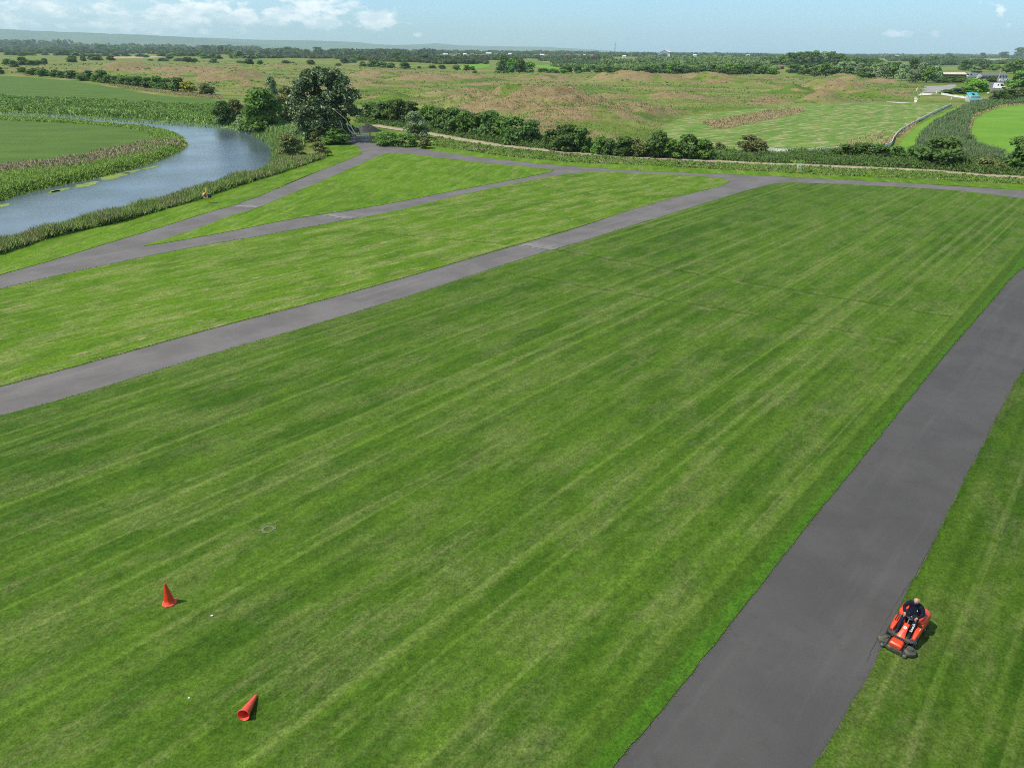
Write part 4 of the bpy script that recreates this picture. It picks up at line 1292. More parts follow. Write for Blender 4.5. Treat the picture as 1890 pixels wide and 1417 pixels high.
# heath: tan seeding grass and rank green growth
P, tn_, hm_, ds = on_ground(px_scatter(HEATH, 300000, r))
keep = (tn_ + 0.35 * (r.random(len(P)) - 0.5) > 0.66) & (hm_ > 0.2) & (r.random(len(P)) < 0.6)
Q, d2 = P[keep], ds[keep]
blades('tall_grass', Q, r.uniform(0.18, 0.5, len(Q)), 0.0006 * d2 * r.uniform(0.6, 1.3, len(Q)), B_TALL, 'tan seeding grass covering the heath mounds', r, 0.4)
keep = (tn_ < 0.5) & (hm_ > 0.15) & (r.random(len(P)) < 0.14)
Q, d2 = P[keep], ds[keep]
blades('rough_grass', Q, r.uniform(0.15, 0.5, len(Q)), 0.0008 * d2 * r.uniform(0.6, 1.3, len(Q)), B_GREEN, 'rank green grass between the heath mounds', r, 0.5)
wf = fbm(P[:, 0] / 14, P[:, 1] / 10, 33, 3)
keep = (wf > 0.60) & (hm_ > 0.2) & (r.random(len(P)) < 0.03)
Q, d2 = P[keep], ds[keep]
clumps('weeds', Q, r.uniform(0.5, 1.2, len(Q)), 0.0010 * d2, L_MID, 'dark weeds and low scrub in the heath hollows', r, 12)
# straw coloured fringe behind the left pasture, and tall strip inside the hay field
P, _, _, ds = on_ground(np.vstack([px_scatter([(196, 157), (260, 167), (330, 176), (408, 183), (412, 178), (330, 170), (280, 166), (215, 155)], 5000, r), px_scatter([(1288, 224), (1331, 240), (1420, 221), (1489, 206), (1482, 199), (1412, 204), (1346, 217)], 3500, r),
                                   px_scatter([(1545, 280), (1600, 268), (1630, 256), (1640, 240), (1600, 250), (1545, 268)], 500, r), px_scatter([(1600, 277), (1645, 262), (1700, 222), (1690, 222), (1640, 255)], 1500, r), px_scatter([(1790, 252), (1798, 215), (1845, 197), (1890, 192), (1890, 189), (1840, 193), (1786, 215), (1780, 240)], 2600, r)]))
blades('tall_grass', P, r.uniform(0.3, 0.7, len(P)), 0.0008 * ds, B_TALL, 'straw coloured uncut grass strips along the pasture fields', r, 0.45)
# reeds and weeds of the river banks
NEARBANK = [(-90, 490), (-90, 446), (0, 432), (100, 410), (211, 380), (305, 356), (381, 332), (470, 313), (492, 296), (520, 290), (600, 290), (602, 292), (512, 322), (436, 345), (360, 371), (228, 409), (101, 437), (0, 470)]
P, _, _, ds = on_ground(px_scatter(NEARBANK, 75000, r))
rd = sdist(P[:, :2], river_w)
hv = np.clip(0.5 + fbm(P[:, 0] / 3, P[:, 1] / 3, 3, 3) * 1.3, 0.4, 1.5)
k1 = rd > -0.6
blades('reeds', P[k1], (r.uniform(0.5, 1.1, len(P)) * hv)[k1], (0.0008 * ds * r.uniform(0.6, 1.3, len(P)))[k1], B_REED, 'green reeds along the near river bank', r, 0.38)
k2 = k1 & (fbm(P[:, 0] / 4, P[:, 1] / 4, 13, 3) > 0.5) & (r.random(len(P)) < 0.15)
blades('seeding_grass', P[k2], (r.uniform(0.6, 1.15, len(P)) * hv)[k2], (0.0012 * ds)[k2], B_SEED, 'brown seeding grasses among the near bank reeds', r, 0.4)
k3 = k1 & (r.random(len(P)) < 0.045)
clumps('weeds', P[k3], r.uniform(0.4, 0.8, k3.sum()), (0.0012 * ds)[k3], L_BRAM, 'leafy weeds on the near river bank', r, 22)
INBANK = [(-90, 398), (0, 377), (51, 359), (114, 344), (178, 333), (254, 313), (300, 298), (340, 282), (354, 267), (348, 255), (317, 244), (267, 233.6), (216, 230), (127, 221), (0, 214.5), (-90, 210),
          (-90, 219), (0, 222), (127, 227), (229, 235), (279, 246), (279, 259), (229, 274), (152, 289), (76, 302), (0, 308), (-90, 320)]
P, _, _, ds = on_ground(px_scatter(INBANK, 85000, r))
rd = sdist(P[:, :2], river_w)
k1 = rd > -0.8
hv = np.clip(0.4 + fbm(P[:, 0] / 4, P[:, 1] / 4, 6, 3) * 1.2, 0.4, 1.5)
blades('bank_grass', P[k1], (r.uniform(0.3, 0.85, len(P)) * hv)[k1], (0.0009 * ds)[k1], B_BANK, 'lush green bank growth around the river meadow', r, 0.55)
sdp = polydist(P[:, :2], ground(PENINSULA))
k2 = (sdp < 8.5) & (P[:, 1] < 165) & (r.random(len(P)) < 0.42)
blades('seeding_grass', P[k2], (r.uniform(0.5, 1.0, len(P)) * hv)[k2], (0.0013 * ds)[k2], B_SEED, 'brownish seeding grass along the rim of the river meadow', r, 0.4)
k3 = k1 & (r.random(len(P)) < 0.03)
clumps('weeds', P[k3], r.uniform(0.4, 0.9, k3.sum()), (0.0012 * ds)[k3], L_BRIGHT, 'leafy weeds on the inner river bank', r, 20)
FARBANK = [(-90, 203), (0, 207.5), (127, 213), (229, 219), (287, 223), (343, 227), (394, 230.5), (444, 236), (470, 226), (440, 212), (400, 194), (340, 193), (280, 192), (178, 185), (0, 180), (-90, 178)]
P, _, _, ds = on_ground(px_scatter(FARBANK, 9000, r))
k3 = (sdist(P[:, :2], river_w) > -0.5) & (r.random(len(P)) < 0.4)
hv = np.clip(0.3 + fbm(P[:, 0] / 9, P[:, 1] / 9, 16, 3) * 1.4, 0.4, 1.5)
clumps('bramble_bank', P[k3], (r.uniform(0.6, 1.3, len(P)) * hv)[k3], (0.0013 * ds)[k3], L_BRAM, 'bramble and nettle growth on the far river bank', r, 40, flat=1.0)
P, _, _, ds = on_ground(px_scatter([(-90, 203), (0, 207.5), (127, 213), (229, 219), (287, 223), (394, 230.5), (444, 236), (420, 222), (300, 213), (150, 204), (0, 200), (-90, 197)], 12000, r))
blades('reeds', P, r.uniform(0.5, 1.5, len(P)), 0.0013 * ds, B_REED, 'green reeds along the far river bank', r, 0.4)
P, _, _, ds = on_ground(px_scatter([(462, 240), (493, 257), (504, 270), (500, 294), (530, 290), (560, 270), (560, 250), (520, 232), (480, 228)], 9000, r))
blades('reeds', P, r.uniform(0.9, 1.9, len(P)), 0.0012 * ds, B_REED, 'tall fresh green reed bed at the river bend', r, 0.25)
# rough bank between verge and dirt track
BANK = [(786, 266), (840, 275), (940, 290), (1041, 298.5), (1200, 305.5), (1410, 316.5), (1537, 324), (1664, 328), (1791, 335.5), (1900, 341), (2050, 350), (2050, 339), (1890, 329), (1816, 325), (1715, 316.3), (1562, 309.3), (1410, 303.3), (1321, 299), (1194, 292.8), (1041, 282.4), (940, 272.4), (866, 262), (800, 250), (770, 250)]
P, _, _, ds = on_ground(px_scatter(BANK, 65000, r))
P = P[polydist(P[:, :2], tw, False) > 2.0]
ds = np.hypot(P[:, 0], P[:, 1])
blades('rough_grass', P, r.uniform(0.1, 0.45, len(P)) * np.clip(0.2 + fbm(P[:, 0] / 4, P[:, 1] / 4, 71, 3) * 1.6, 0.3, 1.6), 0.0008 * ds, B_BANK, 'rough green bank between the mown verge and dirt track', r, 0.6)
k = (fbm(P[:, 0] / 5, P[:, 1] / 3, 23, 3) > 0.5) & (r.random(len(P)) < 0.25)
blades('seeding_grass', P[k], r.uniform(0.1, 0.4, k.sum()), (0.0014 * ds)[k], B_SEED, 'brown dead stalks on the bank below the dirt track', r, 0.7)
k = r.random(len(P)) < 0.02
clumps('weeds', P[k], r.uniform(0.25, 0.55, k.sum()), (0.0019 * ds)[k], L_MID, 'leafy weeds on the bank below the dirt track', r, 16)
# hedge bottom growth and ditch reeds
HB = [(660, 226), (720, 232), (800, 244), (870, 256), (940, 268), (1041, 278.5), (1194, 289), (1321, 295.5), (1410, 300), (1562, 305.8), (1715, 312.3), (1816, 321), (1890, 325), (2040, 335), (2040, 316), (1880, 306), (1800, 300), (1700, 293), (1560, 286), (1410, 283), (1300, 280), (1200, 276), (1100, 270), (1000, 262), (900, 244), (800, 226), (720, 216), (665, 214)]
P, _, _, ds = on_ground(px_scatter(HB, 80000, r))
g = fbm(P[:, 0] / 6, P[:, 1] / 6, 43, 3)
k = r.random(len(P)) < 0.72
right = np.clip((P[:, 0] - 8) / 25, 0, 1)
blades('reeds', P[k], (r.uniform(0.4, 1.0, len(P)) * (0.55 + 0.3 * right))[k], (0.0008 * ds)[k], B_REED, 'reeds and long grass in the ditch behind the dirt track', r, 0.4)
k = (r.random(len(P)) < 0.12) & (g > 0.40)
clumps('bramble_bank', P[k], r.uniform(0.7, 1.7, k.sum()), (0.0014 * ds)[k], L_DARK, 'bramble scrub at the foot of the track hedge', r, 22, flat=1.0)
DITCH = [(1690, 284), (1700, 255), (1724, 230), (1760, 208), (1800, 192), (1850, 184), (1960, 176), (1960, 190), (1890, 191), (1845, 195), (1792, 213), (1782, 246), (1796, 272), (1850, 290), (1850, 300), (1780, 300), (1730, 292)]
P, _, _, ds = on_ground(px_scatter(DITCH, 55000, r))
k = r.random(len(P)) < 0.02
clumps('weeds', P[k], r.uniform(0.6, 1.6, k.sum()), (0.0013 * ds)[k], L_DARK, 'dark scrub growing through the ditch reeds', r, 26, flat=1.1)
blades('reeds', P, r.uniform(0.7, 1.9, len(P)) * np.clip(0.35 + fbm(P[:, 0] / 7, P[:, 1] / 7, 51, 3) * 1.3, 0.4, 1.5), 0.0008 * ds, leafmat('blue green reeds', (0.050, 0.088, 0.034), (0.115, 0.160, 0.070), 0.25, gain=2.1, up=0.7), 'blue green reed bed in the ditch by the round green field', r, 0.35)

# far-off woods that read as one mass: small crowns packed together
def far_wood(name, bands, m_, label, seed, leafn=46):
    r = np.random.default_rng(seed)
    C, S = [], []
    for (x0, x1, b0, b1, t0, t1, w, n) in bands:
        for i in range(int(n * 1.4)):
            x = r.uniform(x0, x1)
            u = (x - x0) / (x1 - x0)
            yb = b0 + (b1 - b0) * u + r.uniform(-1.2, 0.8)
            hp = (t0 + (t1 - t0) * u) * r.uniform(0.55, 1.15)
            p = g1(x, yb)
            s = mpp(p)
            C.append((p.x, p.y, 0))
            S.append((w * s * r.uniform(0.6, 1.3), hp * s))
    C, S = np.array(C), np.array(S)
    n = len(C)
    k = np.repeat(np.arange(n), leafn)
    d = r.normal(size=(n * leafn, 3))
    d /= np.linalg.norm(d, axis=1)[:, None]
    ww, hh = S[k, 0], S[k, 1]
    p = C[k] + np.c_[d[:, 0] * ww * .5, d[:, 1] * ww * .5, np.clip(hh * (0.55 + 0.45 * d[:, 2]), 0, None)]
    nrm = d + r.normal(size=d.shape) * 0.5
    co, f = quads(p, nrm, ww * 0.26 * r.uniform(0.6, 1.4, n * leafn), r, 1.3)
    ti = np.clip(0.55 * r.random(n)[k] + 0.45 * r.random(n * leafn), 0, 1)
    o = link(name, mesh_np(name, co, f, np.repeat(ti, 4)), m_)
    return tag(o, label, None, kind='stuff')


far_wood('far_wood', [(-40, 130, 91, 92, 14, 14, 16, 60), (-20, 480, 97, 102, 6, 6, 14, 130), (120, 480, 92, 96, 10, 9, 12, 110), (480, 800, 101, 103, 9, 9, 16, 120), (480, 960, 107, 111, 5, 6, 16, 120), (780, 1100, 100, 101, 5, 4, 14, 120), (800, 900, 118, 118, 7, 7, 14, 40), (640, 800, 111, 116, 6, 6, 14, 60)],
         L_FAR, 'dark wooded belt along the horizon under the hills', 61)
far_wood('far_wood', [(1060, 1430, 104, 105, 5, 4, 16, 130), (900, 1130, 107, 110, 5, 5, 12, 70), (1000, 1130, 112.5, 118, 5, 5, 12, 80), (1020, 1130, 117, 119, 4, 4, 10, 40), (1420, 1900, 104, 104, 2, 2.2, 14, 70), (1560, 1900, 108, 107.5, 3, 3, 14, 60), (1700, 1900, 121, 117, 7, 6, 18, 70), (1640, 1780, 112, 117, 6, 8, 16, 50)],
         L_FAR, 'dark trees along the low town skyline and plain', 62)
far_wood('young_plantation', [(1110, 1430, 121, 122, 10, 10, 12, 150), (1180, 1430, 113, 114, 8, 8, 12, 130), (1130, 1430, 128, 131, 9, 9, 14, 110), (1020, 1160, 123, 131, 6, 7, 12, 70)],
         leafmat('plantation leaves', (0.045, 0.085, 0.024), (0.105, 0.155, 0.045)), 'even young plantation filling the middle of the wood', 63)

# lawn edges: short blades leaning over the asphalt
pts = []
for ed in (edge_a, edge_c, edge_b):
    dd = np.hypot(ed[:, 0], ed[:, 1])
    for i in range(len(ed)):
        if dd[i] > 90:
            continue
        a, b = ed[i], ed[(i + 1) % len(ed)]
        L = np.linalg.norm(b - a)
        if L > 3:
            continue
        for _ in range(int(L / 0.028)):
            pts.append(a + (b - a) * random.random() + rng.normal(size=2) * 0.045)
P = np.array(pts)
P = np.c_[P, np.full(len(P), 0.02)]
ds = np.hypot(P[:, 0], P[:, 1]) / K
blades('grass_edge', P, rng.uniform(0.04, 0.11, len(P)), np.maximum(0.014, 0.0007 * ds), B_LAWN, 'ragged grass edging along the asphalt paths', rng, 0.7)

# duckweed on the slack water
m_duck = field_mat('duckweed', (0.17, 0.24, 0.05), (0.25, 0.31, 0.09), (0.14, 0.2, 0.05), 0.5, 0.5, 0, 0.2, 1.0)
for cx, cy, w, h in [(210, 326, 30, 5), (160, 341, 26, 4), (112, 351, 24, 2.5), (100, 354, 14, 2), (8, 379, 12, 3), (245, 317, 20, 2.5), (278, 310, 16, 1.6), (3, 207.5, 12, 1.6), (70, 210, 14, 1), (262, 221.5, 18, 1), (305, 224, 26, 1.2), (427, 233.5, 20, 2.2), (340, 274, 8, 1)]:
    pl = []
    for k in range(22):
        a = 2 * math.pi * k / 22
        q = 0.65 + 0.5 * random.random()
        pl.append((cx + w * math.cos(a) * q, cy + h * math.sin(a) * q - w * math.cos(a) * 0.18))
    ob, _ = sheet('duckweed', ground(pl, -1.0), -0.985, m_duck, it=1, world=True, kind='stuff')
# ================================================================ paints
C_ORANGE = paint('orange red paint', (0.78, 0.062, 0.014), 0.35, var=0.06, coat=0.4, dirt=(0.45, 0.06, 0.02))
C_CONE = paint('orange cone plastic', (0.72, 0.055, 0.016), 0.42, var=0.12)
C_CONE2 = paint('sun faded cone plastic', (0.85, 0.085, 0.045), 0.4, var=0.1)
C_BLACK = paint('black plastic', (0.018, 0.018, 0.019), 0.45, var=0.2)
C_RUBBER = paint('tyre rubber', (0.022, 0.022, 0.022), 0.8, var=0.25)
C_STEEL = paint('worn steel', (0.32, 0.32, 0.31), 0.4, 0.8)
C_DECK = paint('grass caked deck', (0.055, 0.055, 0.048), 0.75, var=0.3, nscale=9, dirt=(0.19, 0.18, 0.07))
C_WHITE = paint('white paint', (0.78, 0.78, 0.76), 0.4, var=0.05)
C_GREY = paint('grey roller plastic', (0.085, 0.09, 0.088), 0.5, var=0.15)
C_YELLOW = paint('yellow post paint', (0.85, 0.56, 0.02), 0.5, var=0.1)
C_GALV = paint('galvanised steel', (0.46, 0.47, 0.46), 0.45, 0.5, var=0.15)
C_WOOD = paint('weathered wood', (0.30, 0.26, 0.20), 0.9, var=0.3)
C_GLASS = paint('dark window glass', (0.02, 0.025, 0.03), 0.08)
C_SKIN = paint('skin', (0.52, 0.27, 0.19), 0.55, var=0.08, nscale=20)
C_NAVY = paint('navy sweatshirt', (0.008, 0.011, 0.026), 0.9, var=0.3, nscale=14, spec=0.2)
C_TROUS = paint('navy work trousers', (0.009, 0.013, 0.025), 0.9, var=0.3, nscale=14, spec=0.2)
C_SHOE = paint('black work boots', (0.012, 0.011, 0.010), 0.6)
C_HAIR = paint('grey white hair', (0.60, 0.60, 0.58), 0.8, var=0.2, nscale=40)

# ================================================================ cones, ring, litter
p = g1(313.5, 1113)
t_ = empty('traffic_cone', (p.x, p.y, 0.03), 0.35)
mb = MB()
n = 8
secs = []
for z, r_ in ((0, .215), (0.028, .212), (0.040, .195), (0.046, .15)):
    secs.append([Vector((r_ * math.cos(2 * math.pi * (k + .5) / n), r_ * math.sin(2 * math.pi * (k + .5) / n), z)) for k in range(n)])
mb.loft(secs)
mb.build('base', C_CONE2, t_, angle=25)
mb = MB()
mb.lathe([(0.150, 0.044), (0.146, 0.07), (0.139, 0.075), (0.137, 0.10), (0.132, 0.105), (0.130, 0.14), (0.092, 0.36), (0.050, 0.60), (0.036, 0.68), (0.032, 0.715), (0.020, 0.722), (0.018, 0.66)], 28)
for v in mb.bm.verts:                                   # a dent low on the sunny side
    d = (v.co - Vector((-0.08, -0.11, 0.12))).length
    if d < 0.09:
        v.co += Vector((0.02, 0.028, 0)) * (1 - d / 0.09)
mb.build('cone', C_CONE, t_, angle=60)
t_.scale = (K, K, K)
tag(t_, 'upright orange traffic cone with octagonal base standing on the lawn', 'cone')

a_, b_ = g1(451, 1329), g1(468.5, 1295)
ax = (b_ - a_)
ax.z = 0
L_ = ax.length
ax.normalize()
mb = MB()
prof = [(0.150, 0.0), (0.158, 0.004), (0.160, 0.015), (0.145, 0.022), (0.138, 0.05), (0.10, 0.30), (0.055, 0.60), (0.036, 0.71), (0.024, 0.73), (0.0, 0.732)]
inner = [(0.150, 0.0), (0.134, 0.03), (0.096, 0.30), (0.05, 0.60), (0.0, 0.70)]
mb.lathe(prof, 30)
mb.lathe(inner, 30)
tilt = math.asin((0.160 - 0.036) / 0.71)
zx = Vector((ax.x * math.cos(tilt), ax.y * math.cos(tilt), -math.sin(tilt)))
M = zx.to_track_quat('Z', 'Y').to_matrix().to_4x4()
o = mb.build('traffic_cone', C_CONE2, angle=60)
o.matrix_world = Matrix.Translation((a_.x, a_.y, 0.03 + 0.158 * K * math.cos(tilt))) @ M @ Matrix.Diagonal((K, K, K, 1))
tag(o, 'orange traffic cone without base lying on its side on the lawn', 'cone')

p = g1(495.5, 977.5)
t_ = empty('drain_ring', (p.x, p.y, 0.03), 0.25)
mb = MB()
mb.lathe([(0.150, -0.02), (0.150, 0.015), (0.160, 0.022), (0.190, 0.022), (0.203, 0.015), (0.206, -0.02)], 36)
mb.build('rim', paint('worn concrete ring', (0.17, 0.155, 0.145), 0.85, var=0.35, nscale=18), t_)
mb = MB()
for s in (-1, 1):
    mb.box((s * 0.225, 0, 0.008), (0.06, 0.06, 0.03), None, 0.012)
mb.build('lug', paint('rust stained lug', (0.26, 0.20, 0.17), 0.9, var=0.3), t_)
t_.scale = (K, K, K)
tag(t_, 'small round concrete drain ring set flush in the lawn', 'drain')
for (x, y, s_, lb) in [(391.5, 1137.5, 0.055, 'white litter scrap on the lawn beside the upright cone'), (349.5, 1289, 0.035, 'smaller white litter scrap on the lawn left of the lying cone')]:
    p = g1(x, y)
    mb = MB()
    r_ = mb.ball((0, 0, s_ * 0.45), (s_, s_ * 0.75, s_ * 0.45), 10)
    for v in r_:
        v.co *= 0.85 + 0.3 * random.random()
    o = mb.build('litter', C_WHITE, loc=(p.x, p.y, 0.03))
    tag(o, lb, 'litter')

# ================================================================ ride-on mower and its driver
ra, rb = g1(1627.8, 1190.5, 0.07), g1(1668.6, 1212.0, 0.07)
rv = (ra - rb)
rv.z = 0
HW = rv.length / 2
rv.normalize()
fv = Vector((-rv.y, rv.x, 0))
YR = 1.22
org = (ra + rb) / 2 - fv * YR
MOW = empty('ride_on_mower', (org.x, org.y, 0.03), math.atan2(rv.y, rv.x))
tag(MOW, 'orange red ride-on mower with front cutting deck driving along the path edge', 'mower')


def rrect(cx, cy, hx, hy, z, rad, seg=5, fx=1.0):
    out = []
    for k, (sx, sy) in enumerate(((1, 1), (-1, 1), (-1, -1), (1, -1))):
        for i in range(seg + 1):
            a = math.pi / 2 * k + math.pi / 2 * i / seg
            x_ = sx * (hx - rad) + rad * math.cos(a)
            y_ = sy * (hy - rad) + rad * math.sin(a)
            w = fx if y_ > 0 else 1.0
            out.append(Vector((cx + x_ * w, cy + y_, z)))
    return out


mb = MB()                                                # engine hood behind the seat
mb.loft([rrect(0, -0.62, 0.40, 0.46, 0.26, 0.16), rrect(0, -0.61, 0.47, 0.50, 0.34, 0.22), rrect(0, -0.59, 0.475, 0.49, 0.52, 0.24), rrect(0, -0.57, 0.46, 0.46, 0.66, 0.24), rrect(0, -0.55, 0.41, 0.40, 0.74, 0.22), rrect(0, -0.54, 0.30, 0.30, 0.775, 0.18)])
mb.build('hood', C_ORANGE, MOW, angle=50)
for s in (1, -1):                                        # side pods beside the driver's legs
    mb = MB()
    secs = []
    for y, z0, z1, xi, xo in ((-0.20, .30, .60, .27, .455), (-0.05, .30, .625, .26, .465), (0.18, .30, .58, .27, .46), (0.40, .30, .49, .29, .445), (0.55, .31, .405, .31, .425)):
        b = 0.035
        secs.append([Vector((s * x, y, z)) for x, z in ((xi, z0), (xo, z0), (xo + .004, z1 - b * 1.6), (xo - b, z1), (xi + b * .7, z1), (xi, z1 - b))])
    mb.loft(secs)
    mb.build('side_pod', C_ORANGE, MOW, angle=40)
mb = MB()                                                # fuel cap on the driver's left pod
mb.cyl((-0.37, 0.02, .60), (-0.37, 0.02, .66), 0.062, 0.056, 18)
mb.build('fuel_cap', C_BLACK, MOW)
mb = MB()
mb.box((-0.415, 0.17, .592), (0.02, 0.10, .006), Matrix.Rotation(-.18, 3, 'X'))
mb.build('sticker', paint('cream sticker', (0.6, 0.55, 0.35), 0.5), MOW)
mb = MB()                                                # lever slots and plate on the driver's right pod
mb.box((0.36, -0.06, .632), (0.15, 0.12, .012), None, 0.004)
mb.build('control_plate', C_STEEL, MOW)
mb = MB()
for x in (.335, .395):
    mb.box((x, 0.14, .604), (0.022, 0.24, .012), Matrix.Rotation(-.2, 3, 'X'))
mb.build('lever_slot', C_BLACK, MOW)
mb = MB()
mb.cyl((0.395, 0.02, .60), (0.40, -0.03, .74), 0.012)
mb.ball((0.40, -0.032, .75), 0.026)
mb.build('lever', C_BLACK, MOW)
mb = MB()                                                # foot plate, rounded at the front
mb.loft([rrect(0, 0.33, 0.44, 0.36, 0.27, 0.14), rrect(0, 0.34, 0.46, 0.38, 0.30, 0.16), rrect(0, 0.34, 0.455, 0.375, 0.325, 0.155)])
mb.build('foot_plate', paint('dark grey foot plate', (0.06, 0.062, 0.062), 0.6, var=0.2, dirt=(0.12, 0.12, 0.07)), MOW)
mb = MB()
mb.box((0, -0.10, 0.30), (0.60, 1.1, 0.16), None, 0.02)
mb.build('chassis', C_BLACK, MOW)
mb = MB()                                                # steering pod
secs = []
for y, z, w in ((0.16, .60, .075), (0.20, .635, .085), (0.32, .60, .088), (0.50, .47, .100), (0.66, .36, .135), (0.69, .335, .14)):
    secs.append([Vector((-w, y, z - .015)), Vector((-w * .8, y, z)), Vector((w * .8, y, z)), Vector((w, y, z - .015)), Vector((w * 1.05, y, .30)), Vector((-w * 1.05, y, .30))])
mb.loft(secs)
mb.build('steering_pod', C_ORANGE, MOW, angle=40)
mb = MB()
nz = Vector((0, 0.13, 0.16)).normalized()
cpt = Vector((0, 0.385, 0.563))
mb.cyl(cpt, cpt + nz * 0.006, 0.052, None, 22)
bdg = mb.build('round_badge', C_WHITE, MOW)
mb = MB()
mb.torus(cpt + nz * 0.008, 0.026, 0.006, nz.to_track_quat('Z', 'Y').to_matrix(), 16, 6)
mb.box(cpt + nz * 0.008, (0.012, 0.03, 0.004), nz.to_track_quat('Z', 'Y').to_matrix())
mb.build('badge_mark', C_GREY, bdg)
mb = MB()
wc = Vector((0, 0.10, .86))
wn = Vector((0, -0.42, 0.9)).normalized()
mb.cyl((0, 0.24, .60), wc - wn * 0.02, 0.022, 0.02, 10)
mb.build('steering_column', C_STEEL, MOW)
mb = MB()
Mq = wn.to_track_quat('Z', 'Y').to_matrix()
mb.torus(wc, 0.165, 0.013, Mq, 30, 8)
for a in (0.3, math.pi - 0.3, -math.pi / 2):
    q = Mq @ Vector((math.cos(a) * .16, math.sin(a) * .16, 0))
    mb.cyl(wc, wc + q, 0.013, 0.011, 8)
mb.cyl(wc - wn * 0.02, wc + wn * 0.015, 0.045, 0.035, 14)
mb.build('steering_wheel', C_BLACK, MOW)
mb = MB()                                                # seat
mb.box((0, -0.27, 0.63), (0.46, 0.44, 0.10), None, 0.045)
mb.box((0, -0.50, 0.84), (0.46, 0.11, 0.42), Matrix.Rotation(-.16, 3, 'X'), 0.05)
mb.box((0, -0.27, 0.50), (0.34, 0.34, 0.18), None, 0.03)
mb.build('seat', C_BLACK, MOW, angle=60)
for s in (1, -1):
    for y in (0.44, -0.48):
        w_ = empty('wheel', (s * 0.40, y, 0.20))
        w_.parent = MOW
        mb = MB()
        mb.lathe([(0.10, -.075), (0.17, -.085), (0.198, -.06), (0.203, 0), (0.198, .06), (0.17, .085), (0.10, .075)], 26, Matrix.Rotation(math.pi / 2, 4, 'Y'))
        mb.build('tyre', C_RUBBER, w_)
        mb = MB()
        mb.lathe([(0.0, .05), (0.05, .055), (0.06, .03), (0.10, .045), (0.105, .07), (0.105, -.07), (0.0, -.05)], 20, Matrix.Rotation(s * math.pi / 2, 4, 'Y'))
        mb.build('rim', C_STEEL, w_)
DECK = MB()                                              # cutting deck: pan with two round blade housings
DECK.loft([rrect(0, 1.00, 0.36, 0.20, 0.06, 0.10), rrect(0, 1.00, 0.355, 0.195, 0.13, 0.10), rrect(0, 0.99, 0.33, 0.17, 0.15, 0.08)])
for s in (1, -1):
    DECK.lathe([(0.0, .215), (0.10, .215), (0.20, .20), (0.232, .175), (0.242, .08), (0.23, .055)], 28, Matrix.Translation((s * 0.40, 0.91, 0)))
dk = DECK.build('cutting_deck', C_DECK, MOW, angle=40)
for s in (1, -1):
    mb = MB()
    mb.lathe([(0.0, .290), (0.06, .286), (0.10, .270), (0.115, .235), (0.115, .19)], 20, Matrix.Translation((s * 0.42, 0.90, 0)))
    mb.build('blade_cover', paint('dusty black cover', (0.05, 0.05, 0.047), 0.6, var=0.25, dirt=(0.14, 0.13, 0.06)), dk)
    mb = MB()
    mb.box((s * 0.40, 1.10, .10), (0.16, 0.14, .03), Matrix.Rotation(s * -.6, 3, 'Z'), 0.012)
    mb.build('deck_flap', C_DECK, dk)
mb = MB()                                                # orange cover over the deck drive
mb.loft([rrect(0, 1.0, 0.19, 0.155, 0.16, 0.04), rrect(0, 1.0, 0.215, 0.175, 0.22, 0.05), rrect(0, 1.0, 0.205, 0.165, 0.305, 0.05), rrect(0, 0.995, 0.165, 0.125, 0.35, 0.04)])
mb.build('deck_cover', C_ORANGE, MOW, angle=35)
mb = MB()                                                # lifting frame and front bar
mb.tube([(-.27, .72, .26), (-.27, .80, .30), (-.26, 1.20, .15)], 0.018)
mb.tube([(.27, .72, .26), (.27, .80, .30), (.26, 1.20, .15)], 0.018)
mb.cyl((-.30, .76, .29), (.30, .76, .29), 0.02)
mb.tube([(-HW, YR - .02, .10), (-.36, 1.20, .10), (-.20, 1.27, .09), (.20, 1.27, .09), (.36, 1.20, .10), (HW, YR - .02, .10)], 0.02)
mb.build('lift_frame', C_BLACK, MOW)
for s in (1, -1):
    mb = MB()
    mb.ball((s * HW, YR, .075), (.075, .075, .075), 18)
    mb.build('anti_scalp_wheel', C_GREY, MOW)

# ---- the driver: one continuous skinned body seated behind the wheel
bm = bmesh.new()
V, RAD = [], []


def jv(co, r_, par=None):
    v = bm.verts.new(Vector(co))
    V.append(v)
    RAD.append(r_)
    if par is not None:
        bm.edges.new((par, v))
    return v


pel = jv((0, -0.30, 0.77), (0.175, 0.13))
ab = jv((0, -0.31, 0.92), (0.185, 0.155), pel)
ch = jv((0, -0.30, 1.08), (0.20, 0.145), ab)
up_ = jv((0, -0.27, 1.21), (0.16, 0.11), ch)
nk = jv((0, -0.225, 1.295), (0.068, 0.068), up_)
nk2 = jv((0, -0.195, 1.345), (0.064, 0.064), nk)
HANDS = []
for s in (1, -1):
    sh = jv((s * 0.205, -0.28, 1.20), (0.092, 0.092), up_)
    el = jv((s * 0.325, -0.17, 0.985), (0.066, 0.066), sh)
    hc = wc + Mq @ Vector((s * 0.165, 0.02, 0))
    wr = jv(hc + Vector((s * 0.045, -0.075, 0.035)), (0.040, 0.036), el)
    HANDS.append((s, wr, hc))
    hp = jv((s * 0.125, -0.22, 0.76), (0.115, 0.115), pel)
    kn = jv((s * 0.205, 0.12, 0.755), (0.078, 0.078), hp)
    sn = jv((s * 0.205, 0.30, 0.56), (0.068, 0.068), kn)
    an = jv((s * 0.20, 0.46, 0.395), (0.050, 0.050), sn)
    he = jv((s * 0.20, 0.475, 0.368), (0.046, 0.042), an)
    to = jv((s * 0.22, 0.60, 0.362), (0.044, 0.034), he)
